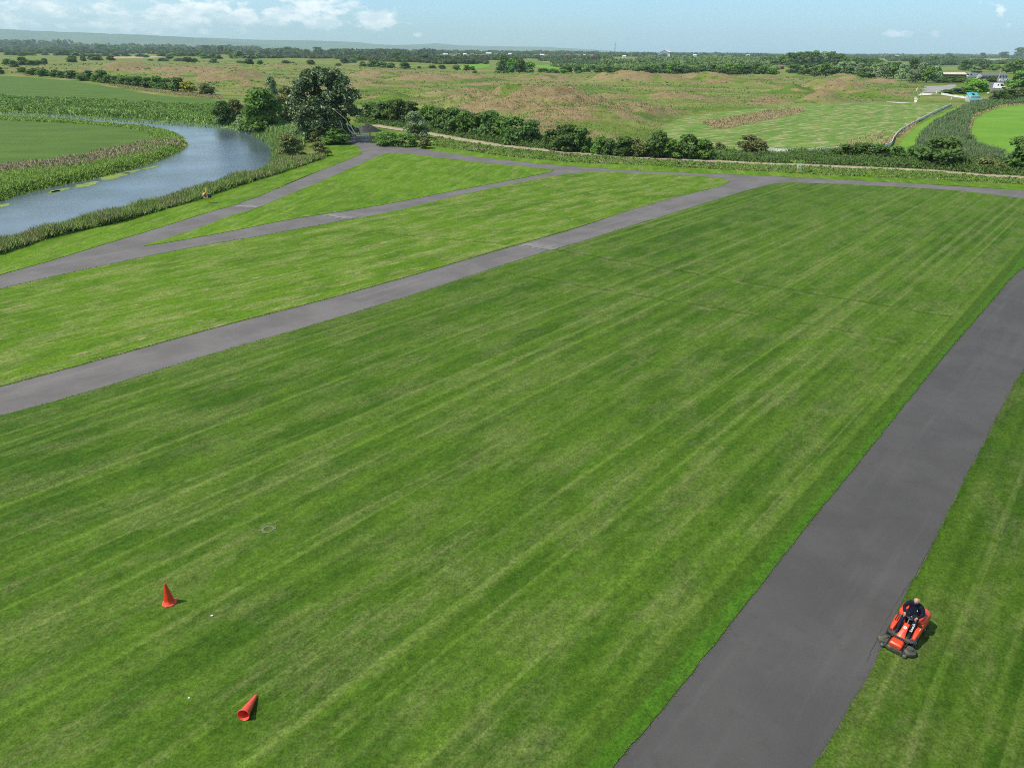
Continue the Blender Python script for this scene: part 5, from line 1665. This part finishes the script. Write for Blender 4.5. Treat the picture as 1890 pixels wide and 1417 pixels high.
for s, wr, hc in HANDS:
    kn_ = jv(hc + Vector((s * 0.018, -0.035, 0.034)), (0.036, 0.020), wr)
    tg = (Mq @ Vector((0, 1, 0))).normalized()
    inw = (hc - wc).normalized()
    for k in range(4):
        off = tg * (0.030 - 0.020 * k)
        ln = (0.92, 1.0, 0.95, 0.8)[k]
        b0 = jv(hc + off + inw * 0.022 + wn * 0.024 + Vector((0, -.006, 0)), (0.0095, 0.0095), kn_)
        b1 = jv(hc + off - inw * 0.008 * ln + wn * 0.027, (0.009, 0.009), b0)
        b2 = jv(hc + off - inw * 0.028 * ln + wn * 0.004, (0.008, 0.008), b1)
    t0 = jv(hc - tg * 0.006 + inw * 0.030 - wn * 0.006, (0.011, 0.011), wr)
    t1 = jv(hc + tg * 0.012 + inw * 0.004 - wn * 0.026, (0.009, 0.009), t0)
me = bpy.data.meshes.new('person')
bm.verts.index_update()
bm.to_mesh(me)
bm.free()
tmp = bpy.data.objects.new('person_rig', me)
COL.objects.link(tmp)
sk = tmp.modifiers.new('skin', 'SKIN')
sk.use_smooth_shade = True
for i, rr_ in enumerate(RAD):
    me.skin_vertices[0].data[i].radius = rr_
    me.skin_vertices[0].data[i].use_root = (i == 0)
sb = tmp.modifiers.new('sub', 'SUBSURF')
sb.levels = sb.render_levels = 2
bpy.context.view_layer.update()
dg = bpy.context.evaluated_depsgraph_get()
body = bpy.data.meshes.new_from_object(tmp.evaluated_get(dg))
bpy.data.objects.remove(tmp)
bm = bmesh.new()
bm.from_mesh(body)
# head: tilted forward, looking down at the deck; eyes, nose, mouth, ears shaped in
hd = MB()
hv_ = hd.ball((0, 0, 0), (0.086, 0.106, 0.126), 28)
for v in hv_:
    x, y, z = v.co
    if z < -0.02:
        k = min(1, (-0.02 - z) / 0.1)
        v.co.x *= 1 - 0.30 * k
        v.co.y = v.co.y * (1 - 0.12 * k) + 0.012 * k
    if y > 0.05:
        nose = math.exp(-(x / 0.016) ** 2 - ((z + 0.018) / 0.028) ** 2)
        v.co.y += 0.024 * nose
        for ex in (-0.031, 0.031):
            v.co.y -= 0.012 * math.exp(-((x - ex) / 0.016) ** 2 - ((z - 0.012) / 0.012) ** 2)
        v.co.y += 0.007 * math.exp(-((z - 0.034) / 0.010) ** 2) * math.exp(-(x / 0.05) ** 2)
        v.co.y -= 0.006 * math.exp(-((z + 0.060) / 0.007) ** 2 - (x / 0.026) ** 2)
for s in (1, -1):
    hd.ball((s * 0.088, -0.008, -0.005), (0.012, 0.022, 0.034), 12)
HM_ = Matrix.Translation((0, -0.165, 1.43)) @ Matrix.Rotation(-0.42, 4, 'X')
for v in hd.bm.verts:
    v.co = HM_ @ v.co
tmpm = bpy.data.meshes.new('head_tmp')
hd.bm.to_mesh(tmpm)
hd.bm.free()
n0 = len(bm.faces)
bm.from_mesh(tmpm)
bm.faces.ensure_lookup_table()
for i, f in enumerate(bm.faces):
    f.smooth = True
    c = f.calc_center_median()
    if i >= n0 or c.z > 1.315:
        f.material_index = 0
    elif min((c - (hc + Vector((s * 0.012, -0.02, 0.01)))).length for s, wr_, hc in HANDS) < 0.078:
        f.material_index = 0
    elif c.z < 0.42 and c.y > 0.38:
        f.material_index = 3
    elif c.z > 0.86 or (c.y < -0.16 and c.z > 0.84) or abs(c.x) > 0.30:
        f.material_index = 1
    else:
        f.material_index = 2
me = bpy.data.meshes.new('person')
bm.to_mesh(me)
bm.free()
PER = link('person', me, [C_SKIN, C_NAVY, C_TROUS, C_SHOE], None)
PER.matrix_world = Matrix.Translation(MOW.location) @ Matrix.Rotation(MOW.rotation_euler.z, 4, 'Z')
tag(PER, 'balding man in navy sweatshirt and trousers sitting on the mower holding the wheel', 'person')
mb = MB()                                                # grey hair round the back and sides, bald on top
hv_ = mb.ball((0, -0.006, 0.006), (0.092, 0.109, 0.128), 30)
bmesh.ops.delete(mb.bm, geom=[v for v in mb.bm.verts if v.co.y > 0.028 or v.co.z < -0.055 or v.co.z > 0.098 or (abs(v.co.x) < 0.034 and v.co.z > 0.062 and v.co.y > -0.07)], context='VERTS')
for v in mb.bm.verts:
    v.co *= 1 + 0.02 * random.random()
    v.co = HM_ @ v.co
mb.build('hair', C_HAIR, PER)
mb = MB()                                                # spectacles
for s in (1, -1):
    mb.torus((s * 0.031, 0.104, 0.012), 0.020, 0.0022, Matrix.Rotation(math.pi / 2, 3, 'X'), 16, 6)
    mb.cyl((s * 0.051, 0.095, 0.014), (s * 0.083, 0.0, 0.012), 0.002)
for v in mb.bm.verts:
    v.co = HM_ @ v.co
mb.build('glasses', C_BLACK, PER)
mb = MB()
mb.lathe([(0.074, -0.012), (0.082, 0.0), (0.076, 0.014)], 20, Matrix.Translation((0, -0.238, 1.292)) @ Matrix.Rotation(-.5, 4, 'X'))
mb.build('collar', C_NAVY, PER)
mb = MB()
mb.cyl((-0.115, -0.138, 1.075), (-0.116, -0.130, 1.077), 0.019, None, 14)
mb.build('chest_badge', C_WHITE, PER)


def lettering(name, body_, size, m_, parent, M_, depth=0.002):
    cu = bpy.data.curves.new(name, 'FONT')
    cu.body = body_
    cu.size = size
    cu.extrude = depth
    cu.align_x = 'CENTER'
    cu.align_y = 'CENTER'
    ob = bpy.data.objects.new(name, cu)
    COL.objects.link(ob)
    bpy.context.view_layer.update()
    d_ = bpy.context.evaluated_depsgraph_get()
    me_ = bpy.data.meshes.new_from_object(ob.evaluated_get(d_))
    bpy.data.objects.remove(ob)
    o_ = link(name, me_, m_, parent)
    o_.matrix_local = M_
    return o_


sd_ = (Vector((-0.20, 0.46, 0.395)) - Vector((-0.205, 0.12, 0.755))).normalized()
nr2 = Vector((0, 0.70, 0.71))
nr2 = (nr2 - sd_ * nr2.dot(sd_)).normalized()
tx = -sd_
ty = nr2.cross(tx)
Mt = Matrix((tx, ty, nr2)).transposed().to_4x4()
Mt.translation = Vector((-0.205, 0.265, 0.60)) + nr2 * 0.080
tx_ = lettering('leg_lettering', 'knoch', 0.125, C_WHITE, PER, Mt, 0.004)

# ================================================================ lifebuoy post, sign, gate, heap
base = g1(385.3, 375)
s_ = mpp(base)
pt = lambda x, y, dy=0.0: px3(x, y, base + Vector((0, dy, 0)))
LB = empty('lifebuoy_post', base)
mb = MB()
top = pt(380.2, 348) - base
mb.box(tuple(top / 2), (0.15, 0.15, top.length + .1), (top.normalized()).to_track_quat('Z', 'Y').to_matrix(), 0.01)
mb.build('post', C_YELLOW, LB)
mb = MB()
rc = pt(379.7, 361, -0.12) - base
Mr = Matrix.Rotation(0.75, 3, 'Z') @ Matrix.Rotation(math.pi / 2, 3, 'X')
mb.torus(rc, 0.33, 0.10, Mr, 32, 10, mfun=lambda u: 1 if int(u * 8 + .5) % 2 else 0)
mb.build('lifebuoy', [paint('faded orange lifebuoy', (0.85, 0.26, 0.08), 0.5), C_WHITE], LB)
mb = MB()
bx = pt(386.7, 361.5, 0.02) - base
mb.box(tuple(bx), (0.40, 0.32, 0.50), None, 0.03)
mb.build('rope_box', paint('dark green box', (0.012, 0.022, 0.02), 0.5), LB)
mb = MB()
mb.box(tuple(bx + Vector((0, 0, .27))), (0.42, 0.34, 0.05), None, 0.01)
mb.build('lid', paint('pale green lid', (0.16, 0.30, 0.22), 0.5), LB)
mb = MB()
rp = pt(380.5, 350, -.06) - base
mb.tube([rp, (rp + rc) / 2 + Vector((-.07, 0, 0.05)), rc + Vector((-.06, 0, .26))], 0.03)
mb.build('rope', C_WHITE, LB)
tag(LB, 'leaning yellow post with orange lifebuoy and dark box on the river verge', 'lifebuoy')

base = g1(1470.3, 319.8)
SG = empty('sign_post', base)
mb = MB()
mb.box((0.09, 0, 0.7), (0.17, 0.12, 1.45), Matrix.Rotation(.12, 3, 'Y'), 0.01)
mb.build('post', C_YELLOW, SG)
mb = MB()
mb.box((0.2, -0.09, 1.14), (0.66, 0.04, 0.76), Matrix.Rotation(.08, 3, 'Y'), 0.02)
pn = mb.build('sign_panel', C_WHITE, SG)
mb = MB()
mb.box((0.2, -0.12, 1.17), (0.2, 0.014, 0.18), None, 0.01)
mb.build('panel_mark', C_BLACK, pn)
tag(SG, 'small white sign on a yellow post below the dirt track', 'sign')

ga, gb = g1(641.5, 261.5), g1(684, 262.5)
GT = empty('field_gate', ga)
dv = gb - ga
for k, (q, hh, rr_) in enumerate(((Vector((0, 0, 0)), 1.7, 0.11), (dv, 2.2, 0.18))):
    mb = MB()
    mb.box(tuple(q + Vector((0, 0, hh / 2))), (rr_ * 1.6, rr_ * 1.6, hh), None, 0.02)
    mb.build('gate_post', C_WOOD, GT)
mb = MB()
i0, i1 = dv * 0.045, dv * 0.95
for z in (0.25, 0.5, 0.80, 1.14, 1.52):
    mb.cyl(i0 + Vector((0, 0, z)), i1 + Vector((0, 0, z)), 0.055, None, 8)
for f in (0, 0.33, 0.66, 1.0):
    q = i0.lerp(i1, f)
    mb.cyl(q + Vector((0, 0, .2)), q + Vector((0, 0, 1.56)), 0.045, None, 8)
mb.cyl(i0 + Vector((0, 0, 1.5)), i0.lerp(i1, .66) + Vector((0, 0, .25)), 0.022, None, 6)
mb.build('gate_panel', C_GALV, GT)
tag(GT, 'closed galvanised five bar field gate with wooden posts', 'gate')

m_tar = paint('dark road planings', (0.030, 0.030, 0.033), 0.95, var=0.4, nscale=3)
m_tar2 = paint('grey road planings', (0.085, 0.082, 0.080), 0.95, var=0.3, nscale=3)
for nm, cx, cy, wp, hp, mm, lb in (('spoil_heap', 680, 241.5, 46, 12, m_tar, 'black heap of road planings behind the gate'), ('spoil_heap', 664, 243.5, 34, 10, m_tar2, 'lower grey heap of planings beside the black heap')):
    base = g1(cx, cy)
    s_ = mpp(base)
    R_, H_ = wp * s_ / 2, hp * s_
    co, fs = [], []
    n = 28
    for i in range(n):
        for j in range(n):
            x, y = (i / (n - 1) * 2 - 1), (j / (n - 1) * 2 - 1)
            rr_ = math.hypot(x, y) * (0.85 + 0.3 * vnoise(x * 2 + cx, y * 2, 3))
            z = max(0, 1 - rr_ ** 1.35) * H_ * (0.88 + 0.24 * vnoise(x * 6, y * 6, 9))
            co.append((x * R_, y * R_ * 0.9, z - 0.06))
    fs = [(i * n + j, (i + 1) * n + j, (i + 1) * n + j + 1, i * n + j + 1) for i in range(n - 1) for j in range(n - 1)]
    tag(link(nm, mesh_np(nm, co, np.array(fs), smooth=True), mm, None, base), lb, 'heap')
# pale rubble bits by the brambles
for (x, y, lb) in ((777, 261, 'pale fallen rail among the brambles'), (797.5, 265, 'white marker stub beside the brown dock clump')):
    base = g1(x, y)
    mb = MB()
    mb.box((0, 0, 0.35), (0.6, 0.14, 0.16), Matrix.Rotation(.15, 3, 'Y'), 0.02)
    mb.box((0, 0, 0.12), (0.12, 0.12, 0.36), None, 0.02)
    tag(mb.build('rail_stub', C_WHITE, loc=base), lb, 'rail')

# ================================================================ white fence round the hay field
m_mesh = paint('dirty white sheeting', (0.82, 0.81, 0.78), 0.7, var=0.12, nscale=1.2, dirt=(0.66, 0.63, 0.54))


def low_fence(pts, hgt, label):
    w = chaikin(ground(pts), 2, closed=False)
    base = Vector((w[0][0], w[0][1], 0))
    F = empty('low_fence', base)
    co, fs = [], []
    acc, posts = 0.0, []
    for i, q in enumerate(w):
        a, b = w[max(i - 1, 0)], w[min(i + 1, len(w) - 1)]
        d = (b - a) / max(np.linalg.norm(b - a), 1e-6)
        nn = np.array([-d[1], d[0]])
        acc += np.linalg.norm(q - a) if i else 0
        if i % 4 == 0:
            posts.append(q)
        hz_ = K * hgt * (0.75 + 0.5 * vnoise(q[0] * .8, q[1] * .8, 12))
        sw_ = 0.12 * (vnoise(q[0] * 1.3, q[1] * 1.3, 2) - .5)
        for off, z in ((0.05, 0), (0.05 + sw_, hz_), (-0.05 + sw_, hz_), (-0.05, 0)):
            co.append((q[0] + nn[0] * off - base.x, q[1] + nn[1] * off - base.y, z - 0.03))
    k = len(w)
    fs = [(4 * i + j, 4 * i + (j + 1) % 4, 4 * i + 4 + (j + 1) % 4, 4 * i + 4 + j) for i in range(k - 1) for j in range(4)]
    link('sheeting', mesh_np('sheeting', co, np.array(fs)), m_mesh, F)
    for q in posts:
        mb = MB()
        mb.box((0, 0, hgt * 0.6), (0.09, 0.09, hgt * 1.2), None, 0.01)
        mb.build('post', C_WOOD, F, loc=(q[0] - base.x, q[1] - base.y, 0))
    tag(F, label, 'fence')


low_fence([(1405, 277.5), (1425, 278), (1440, 279), (1470, 280.8), (1500, 280), (1530, 277.5), (1556, 274)], 0.42, 'low white fence along the near edge of the hay field')
low_fence([(1630, 273), (1645, 270), (1648, 259), (1657, 247), (1670, 238), (1684, 230), (1700, 222), (1714, 214), (1732, 206), (1748, 198), (1756, 194)], 0.6, 'long curving white fence between hay field and reed ditch')
low_fence([(1737, 175), (1752, 177.5), (1768, 180), (1786, 183)], 0.7, 'straight white fence running to the turquoise hut')
low_fence([(1792, 192.5), (1801, 192), (1810, 188.5), (1817, 185)], 0.8, 'short white fence bending in front of the turquoise hut')

# ================================================================ huts, sheds, vehicles at the yard
C_TURQ = paint('turquoise roof sheet', (0.10, 0.46, 0.50), 0.5, var=0.1, nscale=1)
C_BARN = paint('dark timber wall', (0.085, 0.070, 0.062), 0.85, var=0.25, nscale=2)
C_CREAM = paint('cream roof sheet', (0.66, 0.58, 0.42), 0.6, var=0.15, nscale=1)
C_SLATE = paint('slate grey roof', (0.16, 0.165, 0.175), 0.6, var=0.12, nscale=1)
C_PALEW = paint('pale grey wall', (0.46, 0.455, 0.45), 0.7, var=0.1, nscale=1)
C_BRICK = paint('brick wall', (0.30, 0.17, 0.12), 0.85, var=0.25, nscale=2)
C_RED = paint('red tile roof', (0.30, 0.11, 0.07), 0.8, var=0.2, nscale=1)


def hut(px, yb, wpx, hpx, label, wallm, rz=0.0):
    base = g1(px, yb)
    s_ = mpp(base)
    w, h = wpx * s_, hpx * s_
    H_ = empty('hut', base, rz)
    mb = MB()
    mb.box((0, 0.3 * w, h * 0.45), (w * 0.86, w * 0.62, h * 0.62), None, 0.03)
    for sx in (-1, 1):
        mb.box((sx * w * .3, 0.02 * w, h * .12), (0.2, 0.2, h * .3))
    mb.build('wall', wallm, H_)
    mb = MB()
    a = math.radians(38)
    mb.box((0, 0.22 * w, h * 0.70), (w, w * 0.92, 0.12), Matrix.Rotation(a, 3, 'X'), 0.02)
    rf = mb.build('roof', C_TURQ, H_)
    mb = MB()
    up2 = Matrix.Rotation(a, 3, 'X') @ Vector((0, 0, 1))
    al2 = Matrix.Rotation(a, 3, 'X') @ Vector((0, 1, 0))
    mb.box(tuple(Vector((0.05 * w, 0.22 * w, h * .70)) + up2 * 0.09 + al2 * w * 0.22), (w * .22, w * .26, 0.06), Matrix.Rotation(a, 3, 'X'))
    mb.build('roof_window', C_GLASS, rf)
    tag(H_, label, 'hut')


hut(1797, 191, 21, 17, 'turquoise roofed hut with dark skylight by the white fence', C_PALEW, 0.12)
hut(1859, 156, 9, 9, 'smaller turquoise roofed hut beside the white van road', C_BARN, -0.1)


def gable(name, base, w, d, h, rise, wm, rm, label, cat, rz=0.0, group=None, wins=0, door=False, over=0.25):
    G_ = empty(name, base, rz)
    mb = MB()
    mb.loft([[Vector((x, y, -.2)) for x, y in ((-w / 2, -d / 2), (w / 2, -d / 2), (w / 2, d / 2), (-w / 2, d / 2))], [Vector((x, y, h)) for x, y in ((-w / 2, -d / 2), (w / 2, -d / 2), (w / 2, d / 2), (-w / 2, d / 2))]])
    bmv = mb.bm
    for sx in (-1, 1):
        a = bmv.verts.new((sx * (w / 2 - .002), -d / 2, h + .002))
        b = bmv.verts.new((sx * (w / 2 - .002), d / 2, h + .002))
        c = bmv.verts.new((sx * (w / 2 - .002), 0, h + rise))
        bmv.faces.new((a, b, c))
    mb.build('wall', wm, G_, smooth=False)
    mb = MB()
    k = 1 + over / (d / 2)
    for s in (-1, 1):
        q = [Vector((-w / 2 - over, 0, h + rise + .06)), Vector((w / 2 + over, 0, h + rise + .06)), Vector((w / 2 + over, s * d / 2 * k, h + rise - rise * k + .06)), Vector((-w / 2 - over, s * d / 2 * k, h + rise - rise * k + .06))]
        mb.loft([q, [v + Vector((0, 0, .14)) for v in q]])
    mb.build('roof', rm, G_, smooth=False)
    for i in range(wins):
        mb = MB()
        mb.box((-w / 2 + w * (i + .5) / wins, -d / 2 - .03, h * .55), (w / wins * .42, .08, h * .4))
        mb.build('window', C_GLASS, G_)
    if door:
        mb = MB()
        mb.box((w * .32, -d / 2 - .03, h * .36), (1.2, .08, h * .72))
        mb.build('door', C_BLACK, G_)
    tag(G_, label, cat, group)
    return G_


b0 = g1(1756, 144.5)
gable('barn', b0, 43.5 * mpp(b0), 8, 9.0 * mpp(b0) * .72, 9.0 * mpp(b0) * .34, C_BARN, C_CREAM, 'long dark timber barn with cream roof behind the hedge', 'barn', 0.0, door=True)
b0 = g1(1830, 145.5)
gable('shed', b0, 46 * mpp(b0), 8, 9.5 * mpp(b0) * .62, 9.5 * mpp(b0) * .34, C_PALEW, C_SLATE, 'long pale shed with slate grey roof and windows', 'shed', -0.05, wins=9)


def vehicle(name, base, L, w, h, rz, label, cat, hoodf=0.28):
    V_ = empty(name, base, rz)                            # nose towards local -y
    mb = MB()
    prof = [(-L / 2, .35), (-L / 2, h * .42), (-L / 2 + L * .16, h * .50), (-L / 2 + L * hoodf, h * .93), (-L / 2 + L * (hoodf + .1), h), (L / 2 - .1, h), (L / 2, h * .9), (L / 2, .35)]
    mb.loft([[Vector((-w / 2, y, z)) for y, z in prof], [Vector((-w / 2 + .06, y, z + .0)) for y, z in prof], [Vector((w / 2 - .06, y, z)) for y, z in prof], [Vector((w / 2, y, z)) for y, z in prof]])
    mb.build('body', C_WHITE, V_, angle=30)
    mb = MB()
    a = math.atan2(h * .43, L * (hoodf - .16))
    mb.box((0, -L / 2 + L * (hoodf + .16) / 2 - .03, h * .715), (w * .86, math.hypot(h * .43, L * (hoodf - .16)) * .9, .06), Matrix.Rotation(a, 3, 'X'))
    mb.build('windscreen', C_GLASS, V_)
    for s in (1, -1):
        mb = MB()
        mb.box((s * w / 2, -L / 2 + L * (hoodf + .16), h * .70), (.05, L * .17, h * .26))
        mb.build('side_window', C_GLASS, V_)
        mb = MB()
        mb.box((s * w * .36, -L / 2 - .01, h * .34), (w * .18, .06, h * .08), None, .01)
        mb.build('headlight', C_STEEL, V_)
        for y in (-L * .32, L * .32):
            mb = MB()
            mb.cyl((s * (w / 2 - .18), y, .33), (s * (w / 2 + .015), y, .33), .33, None, 16)
            mb.build('wheel', C_RUBBER, V_)
    mb = MB()
    mb.box((0, -L / 2 - .02, h * .22), (w * .9, .1, h * .13), None, .02)
    mb.build('bumper', C_BLACK, V_)
    tag(V_, label, cat)


b0 = g1(1843.5, 164.5)
vehicle('white_van', b0, 6.8, 2.7, 3.2, 0.16, 'white van driving towards the camera on the access road', 'van')
b0 = g1(1849.5, 150.5)
vehicle('parked_car', b0, 4.6, 1.9, 1.6, 1.45, 'small white car parked at the road end below the shed', 'car')
b0 = g1(1792, 144)
vehicle('motorhome', b0, 10.5, 3.2, 3.8, -1.35, 'white motorhome parked between the barn and the pale shed', 'motorhome', 0.16)
b0 = g1(1841, 148.5)
mb = MB()
k_ = mpp(b0)
tp = Vector((3.2 * k_, 0, 18 * k_))
mb.cyl((0, 0, -.2), tp, .38, .26, 10)
PL = mb.build('leaning_pole', paint('grey pole', (0.38, 0.36, 0.34), 0.8), loc=b0)
mb = MB()
mb.box(tuple(tp * .86 + Vector((0, -.4, 0))), (.9, .5, 1.3), None, .05)
mb.build('pole_box', C_SLATE, PL)
tag(PL, 'leaning grey pole with dark box beside the pale shed', 'pole')
b0 = g1(1858, 190.5)
k_ = mpp(b0)
mb = MB()
mb.box((0, 0, 2.2 * k_), (12 * k_, 1.4, 4.4 * k_), None, .08)
mb.box((0, 0, 4.4 * k_), (10.5 * k_, 1.0, .1), None)
tag(mb.build('water_trough', C_PALEW, loc=b0), 'pale grey trough half hidden under the dark thicket', 'trough')
b0 = g1(1823.5, 174.5)
mb = MB()
mb.ball((0, 0, .5), (.75, .6, .65), 14)
tag(mb.build('wrapped_bale', C_CREAM, loc=b0), 'cream coloured wrapped bale on the grass left of the road', 'bale')
for (x, y, w_, lb) in ((1692, 168, 1.6, 'white bollard at the corner of the gravel yard'), (1728, 173.2, 1.3, 'white post with red base at the end of pale path'), (1754, 170, 1.4, 'white sack lying near the gravel yard bushes'), (1755.5, 183.5, 1.2, 'small white marker stone in the weedy patch')):
    b0 = g1(x, y)
    k_ = mpp(b0)
    mb = MB()
    mb.cyl((0, 0, -.1), (0, 0, 4.2 * k_ * (1 if y < 174 else .5)), w_ * k_ * .8, w_ * k_ * .6, 10)
    mb.ball((0, 0, 4.2 * k_ * (1 if y < 174 else .5)), w_ * k_ * .62, 10)
    tag(mb.build('marker_post', C_WHITE, loc=b0), lb, 'marker')
b0 = g1(1435, 128)
gable('ruined_barn', b0, 20 * mpp(b0), 7, 4.5 * mpp(b0), 1.6 * mpp(b0), C_BARN, C_RED, 'rusty roofed barn half hidden among trees behind the heath', 'barn')
b0 = g1(1422, 137)
k_ = mpp(b0)
mb = MB()
mb.box((0, 0, .8), (7, 2.4, 1.6), None, .1)
mb.box((0, 0, 1.65), (7.3, 2.6, .1), None)
tag(mb.build('long_trough', C_SLATE, loc=b0), 'low grey container at the edge of the middle wood', 'container')

# ================================================================ the town and landmarks on the horizon
b0 = g1(1225.5, 105.0)
k_ = mpp(b0)
HG = empty('hangar', b0, -0.45)
w_, d_, h_ = 15.5 * k_, 24 * k_, 7.2 * k_
mb = MB()
outl = [Vector((-w_ / 2, 0, -.5)), Vector((w_ / 2, 0, -.5)), Vector((w_ / 2, 0, h_)), Vector((0, 0, h_ + 3.6 * k_)), Vector((-w_ / 2, 0, h_))]
mb.loft([outl, [v + Vector((0, d_, 0)) for v in outl]])
mb.build('wall', paint('grey cladding', (0.34, 0.35, 0.36), 0.6), HG, smooth=False)
mb = MB()
for s in (-1, 1):
    q = [Vector((0, -1, h_ + 3.6 * k_ + .3)), Vector((s * (w_ / 2 + 1), -1, h_ - .1)), Vector((s * (w_ / 2 + 1), d_ + 1, h_ - .1)), Vector((0, d_ + 1, h_ + 3.6 * k_ + .3))]
    mb.loft([q, [v + Vector((0, 0, .8)) for v in q]])
mb.build('roof', C_WHITE, HG, smooth=False)
mb = MB()
mb.box((0, -.4, h_ * .42), (w_ * .5, .8, h_ * .8))
mb.build('door', paint('dark hangar door', (0.16, 0.17, 0.18), 0.5), HG)
for s in (-1, 1):
    mb = MB()
    mb.box((s * (w_ / 2 + 1.6 * k_), 2, h_ * .33), (3 * k_, 6, h_ * .66))
    mb.build('annexe', C_WHITE, HG)
tag(HG, 'large grey gabled hangar with white roof above the wood', 'hangar')

b0 = g1(1134.2, 101)
k_ = mpp(b0)
MS = empty('lattice_tower', b0)
mb = MB()
Hh, wb, wt_ = 19.5 * k_, 2.4 * k_, 0.7 * k_
lv = 9
pr = lambda i: wb + (wt_ - wb) * (i / lv) ** .8
cor = lambda i, k: Vector(((pr(i) / 2) * (1, -1, -1, 1)[k], (pr(i) / 2) * (1, 1, -1, -1)[k], Hh * i / lv))
th = 0.24 * k_
for i in range(lv):
    for k in range(4):
        mb.cyl(cor(i, k), cor(i + 1, k), th, None, 5)
        mb.cyl(cor(i, k), cor(i + 1, (k + 1) % 4), th * .7, None, 4)
        mb.cyl(cor(i + 1, k), cor(i + 1, (k + 1) % 4), th * .7, None, 4)
mb.build('lattice', paint('pale tower steel', (0.50, 0.52, 0.54), 0.6), MS)
mb = MB()
mb.cyl((0, 0, Hh), (0, 0, Hh + 1.2 * k_), th, th * .5, 5)
mb.build('antenna', C_SLATE, MS)
tag(MS, 'tall pale lattice tower rising above the town', 'tower')

for (x, yb, yt, lb) in ((214.5, 88, 77.0, 'dark church spire in the trees at the left horizon'), (788.5, 98, 88.5, 'dark church spire in the trees left of the town')):
    b0 = g1(x, yb)
    k_ = mpp(b0)
    CH = empty('church', b0)
    mb = MB()
    mb.box((0, 0, (yb - yt) * k_ * .3), (2.6 * k_, 2.6 * k_, (yb - yt) * k_ * .62))
    mb.build('tower', paint('church stone', (0.13, 0.12, 0.12), 0.9), CH)
    mb = MB()
    mb.cyl((0, 0, (yb - yt) * k_ * .6), (0, 0, (yb - yt) * k_), 1.5 * k_, 0.1, 8)
    mb.build('spire', C_SLATE, CH)
    tag(CH, lb, 'church')
TOWN = [(822, 102.8, 9), (832, 103, 6), (846, 102.6, 7), (858, 102.4, 6), (872, 101.6, 6), (897, 102.9, 8), (902, 100.8, 10), (915, 102, 6), (931, 104.6, 10), (941, 101.8, 6), (945, 104.8, 9), (957, 104.8, 8), (968, 104.6, 8), (975, 105.4, 9), (991, 103.8, 8), (1000, 103.6, 7), (1012, 105, 8), (1024, 104.9, 9), (1037, 105, 7), (1049, 104, 9), (1066, 103.8, 10),
        (1078, 104.6, 6), (1091, 104, 7), (1122, 103.6, 8), (1152, 106, 6), (1200, 105, 6), (1262, 105.4, 6), (1282, 104.2, 6), (1318, 105.2, 7), (1345, 103.8, 6), (1380, 104.6, 6), (1400, 103.8, 6)]
C_TW = [C_WHITE, C_PALEW, C_BRICK]
for i, (x, y, w_) in enumerate(TOWN):
    b0 = g1(x, y + 1.2)
    k_ = mpp(b0)
    gable('town_building', b0, w_ * k_, 9, 2.8 * k_, 1.4 * k_, C_TW[(i * 7) % 10 % 3 if i % 3 else 0], [C_WHITE, C_SLATE, C_RED][(i * 5) % 3], ORD[i] + ' building from the left in the low town on the horizon', 'building', 0.0, 'low town on the horizon')
for i, (x, y, w_) in enumerate([(1630, 104.6, 7), (1655, 104.8, 8), (1708, 105.2, 6), (1720, 105.3, 5), (1742, 105.4, 7), (1795, 107.4, 18), (1815, 107, 14), (1850, 106.8, 7), (1872, 106.8, 8)]):
    b0 = g1(x, y)
    k_ = mpp(b0)
    gable('farm_building', b0, w_ * k_, 10, 1.6 * k_, .9 * k_, C_WHITE if i % 2 == 0 else C_PALEW, [C_SLATE, C_WHITE][i % 2], ORD[i] + ' building from the left along the straw plain by the sea', 'building', 0.0, 'buildings by the sea')
for (x, lb) in ((1833, 'left white round tower of the power station on the sea horizon'), (1838.5, 'right white round tower of the power station on the sea horizon')):
    b0 = g1(x, 103)
    k_ = mpp(b0)
    mb = MB()
    mb.lathe([(1.6 * k_, -1), (1.5 * k_, 2.2 * k_), (1.3 * k_, 3.2 * k_), (0.05, 3.5 * k_)], 14)
    tag(mb.build('round_tower', C_WHITE, loc=b0), lb, 'tower')
for (x, yb, yt, lb) in ((186.5, 86, 63.5, 'very thin red and white mast before the hills'), (420, 90, 74, 'thin grey mast in front of the second hill')):
    b0 = g1(x, yb)
    k_ = mpp(b0)
    mb = MB()
    mb.cyl((0, 0, 0), (0, 0, (yb - yt) * k_), .45 * k_, .25 * k_, 6)
    mb.box((0, 0, (yb - yt) * k_ * .96), (1.0 * k_, 1.0 * k_, .6 * k_))
    tag(mb.build('radio_mast', paint('mast paint', (0.55, 0.36, 0.33), 0.6) if x < 300 else C_SLATE, loc=b0), lb, 'mast')
# ================================================================ air
m = bpy.data.materials.new('haze')
m.use_nodes = True
m.node_tree.nodes.clear()
t = NT(m.node_tree)
v = t.n('ShaderNodeVolumePrincipled')
v.inputs['Color'].default_value = (0.68, 0.87, 1.0, 1)
v.inputs['Density'].default_value = 0.000066
v.inputs['Anisotropy'].default_value = 0.0
o = t.n('ShaderNodeOutputMaterial')
m.node_tree.links.new(v.outputs[0], o.inputs['Volume'])
mb = MB()
mb.box((0, 0, 238), (42000, 42000, 484))
hz = mb.build('haze', m, smooth=False)
tag(hz, kind='stuff')
